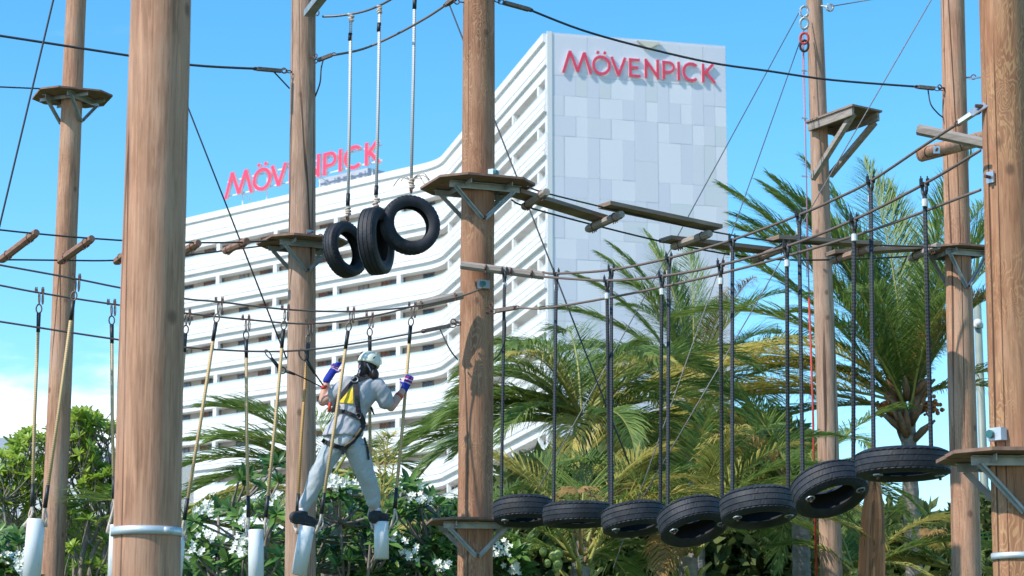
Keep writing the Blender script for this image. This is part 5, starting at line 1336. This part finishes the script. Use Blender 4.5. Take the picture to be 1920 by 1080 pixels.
mb.build('back_pad', M['yellow'], man)
# gloves with five fingers each
def glove(w_, h_, pd, th, nrm, curl, sgn):
    """w_ wrist, h_ palm centre, pd finger direction, th thumb side, nrm back-of-hand normal"""
    pr = []; pr.append(('c', [(w_-pd*.018, .036), (w_, .036), (h_-pd*.01, .036)]))
    pr.append(('e', h_, th*.043, pd*.048, nrm*.024))
    for i, (o_, l) in enumerate(((.031, .068), (.011, .076), (-.010, .070), (-.030, .056))):
        b_ = h_ + th*o_ + pd*.036; k1 = b_ + (pd*cos(curl*.4) - nrm*sin(curl*.4))*l*.42; d2 = pd*cos(curl*1.2) - nrm*sin(curl*1.2); k2 = k1 + d2*l*.34; d3 = pd*cos(curl*1.9)-nrm*sin(curl*1.9)
        k2 = k2 + th*o_*.12; pr.append(('c', [(h_+th*o_*.8, .011), (b_, .0115), (k1+th*o_*.1, .0105), (k2, .0098), (k2+d3*l*.28, .0088)]))
    tb = h_ + th*.030 - pd*.022; pr.append(('c', [(tb, .015), (tb+th*.030+pd*.012-nrm*.012*curl, .0125), (tb+th*.044+pd*.034-nrm*.034*curl, .0105)]))
    o, _b = fuse(pr, .0055, 2, 'glove', [M['gl_blue'], M['gl_purple'], M['gl_white'], M['gl_red']], man)
    org = worg(man)
    for p in o.data.polygons:
        t_ = (p.center + org - h_).dot(pd)
        p.material_index = 0 if t_ < -.012 else (2 if t_ < -.002 else (1 if t_ < .022 else (2 if t_ < .032 else (1 if t_ < .055 else 0))))
    return o
pdL = (Q(630,680,.13)-wL).normalized(); glove(wL, hL, pdL, (Q(640,694,.1)-Q(626,694,.12)).normalized()*1.0, V((0,-1,.1)).normalized(), .35, 1)
pdR = (Q(772,706,.22)-wR).normalized(); pdR = (V((.35,0,.9))).normalized(); glove(wR, Q(764,717,.19), pdR, V((-.85,.2,.3)).normalized(), V((.15,-.97,-.05)).normalized(), 1.15, 1)
# wristbands
mb = MB(); c = eR.lerp(wR, .55); mb.tube([c-(wR-eR).normalized()*.008, c+(wR-eR).normalized()*.008], .041, 14); mb.tube([c+(wR-eR).normalized()*.016, c+(wR-eR).normalized()*.022], .040, 14); mb.build('wristband', M['gl_red'], man, True, 'stuff')
# socks and shoes
def shoe(a_, toe, heel):
    d = (toe-heel); L = d.length; d.normalize(); s = d.cross(Z).normalized(); u = s.cross(d)
    mb = MB(); mb.tube([a_+V((0,0,-.050)), a_+V((0,0,-.0)), a_+V((0,0,.012))], [.040,.038,.040], 14); mb.build('sock', M['sock'], man, True)
    so_, _ = fuse([('e', heel+d*L*.22+u*.040, d*L*.27, s*.046, u*.060), ('e', heel+d*L*.62+u*.034, d*L*.40, s*.050, u*.046), ('e', heel+d*L*.42+u*.055, d*L*.26, s*.040, u*.048), ('c', [(heel+d*L*.28+u*.05, .048), (a_+V((0,0,-.040)), .048)])], .008, 2, 'shoe', M['shoe'], man)
    mb = MB(); n = 20; ring_ = []
    for i in range(n):
        a = 2*pi*i/n; ring_.append(heel+d*(L*.5+L*.50*cos(a)) + s*.043*sin(a)*(1.05 if cos(a) > 0 else .9))
    mb.prism([p+u*(-.006) for p in ring_], u*.018); mb.build('sole', M['sole'], so_)
    mb = MB(); 
    for k in (.34,.46,.58): mb.bar(heel+d*L*k+u*.068-s*.02, heel+d*L*k+u*.066+s*.02, .006, .005)
    mb.build('laces', M['strap'], so_, kind='stuff'); return so_
shoe(aL+V((0,0,0)), Q(592,986,.02), Q(544,977,-.14))
shoe(aR+V((.02,0,0)), Q(728,977,.36), Q(694,978,.16))
mb = MB()
for k, q in (((568,978),(563,1004)), ((571,978),(570,1007))): mb.tube([Q(*k,-.13), Q(*q,-.12)], .0035, 4)
mb.build('shoelace', M['strap'], man, kind='stuff')
# lanyards clipped to the safety cable
la = thing('lanyard', tuple(Q(607,724,-.02)), 'black lanyard with its carabiner on the safety cable beside the greyish pole', 'lanyard', 'lanyards of the climber')
mb = MB(); mb.tube(catmull([Q(607,724,-.08), Q(600,714,-.1), Q(588,697,-.14)], 4), .007, 6); mb.build('webbing', M['strap'], la, True)
mb = MB(); mb.tube([Q(590,700,-.14), Q(573,673,-.18)], [.013,.018], 8); mb.build('sleeve', M['black'], la, True)
mb = MB(); mb.ring(Q(568,665,-.2), V((.2,1,0)), .032, .007, 18, 6, 1.75, Q(573,675,-.2)-Q(563,655,-.2)); mb.build('carabiner', M['cable_dk'], la)
lb = thing('lanyard', tuple(Q(606,727,-.02)), 'black lanyard reaching further left with a long metal tip, held up from the arm', 'lanyard', 'lanyards of the climber')
mb = MB(); mb.tube(catmull([Q(606,727,-.08), Q(590,719,-.1), Q(570,709,-.14), Q(552,701,-.18)], 4), .006, 6); mb.build('webbing', M['strap'], lb, True)
mb = MB(); mb.tube([Q(553,702,-.18), Q(537,696,-.2)], [.011,.015], 8); mb.tube([Q(524,690,-.22), Q(508,671,-.24)], [.017,.015], 8); mb.build('sleeve', M['black'], lb, True, 'stuff')
mb = MB(); mb.ring(Q(528,694,-.2), V((0,1,0)), .030, .006, 16, 6, 1.3, V((1,0,-.35))); mb.ring(Q(503,664,-.24), V((0,1,.2)), .018, .006, 14, 6, 2.6, Q(511,675,-.2)-Q(497,655,-.2)); mb.build('carabiner', M['cable_dk'], lb)
mb = MB(); mb.ball(Q(607,726,-.085), .022, 8, (1.4,.8,.9)); mb.tube([Q(603,728,-.08), Q(613,724,-.09)], .012, 6); mb.build('red_tie', M['gl_red'], man, True)
mb = MB(); mb.tube([Q(619,752,-.02), Q(617,772,-.03)], [.012,.018], 6); mb.build('red_strap', M['gl_red'], man, True)
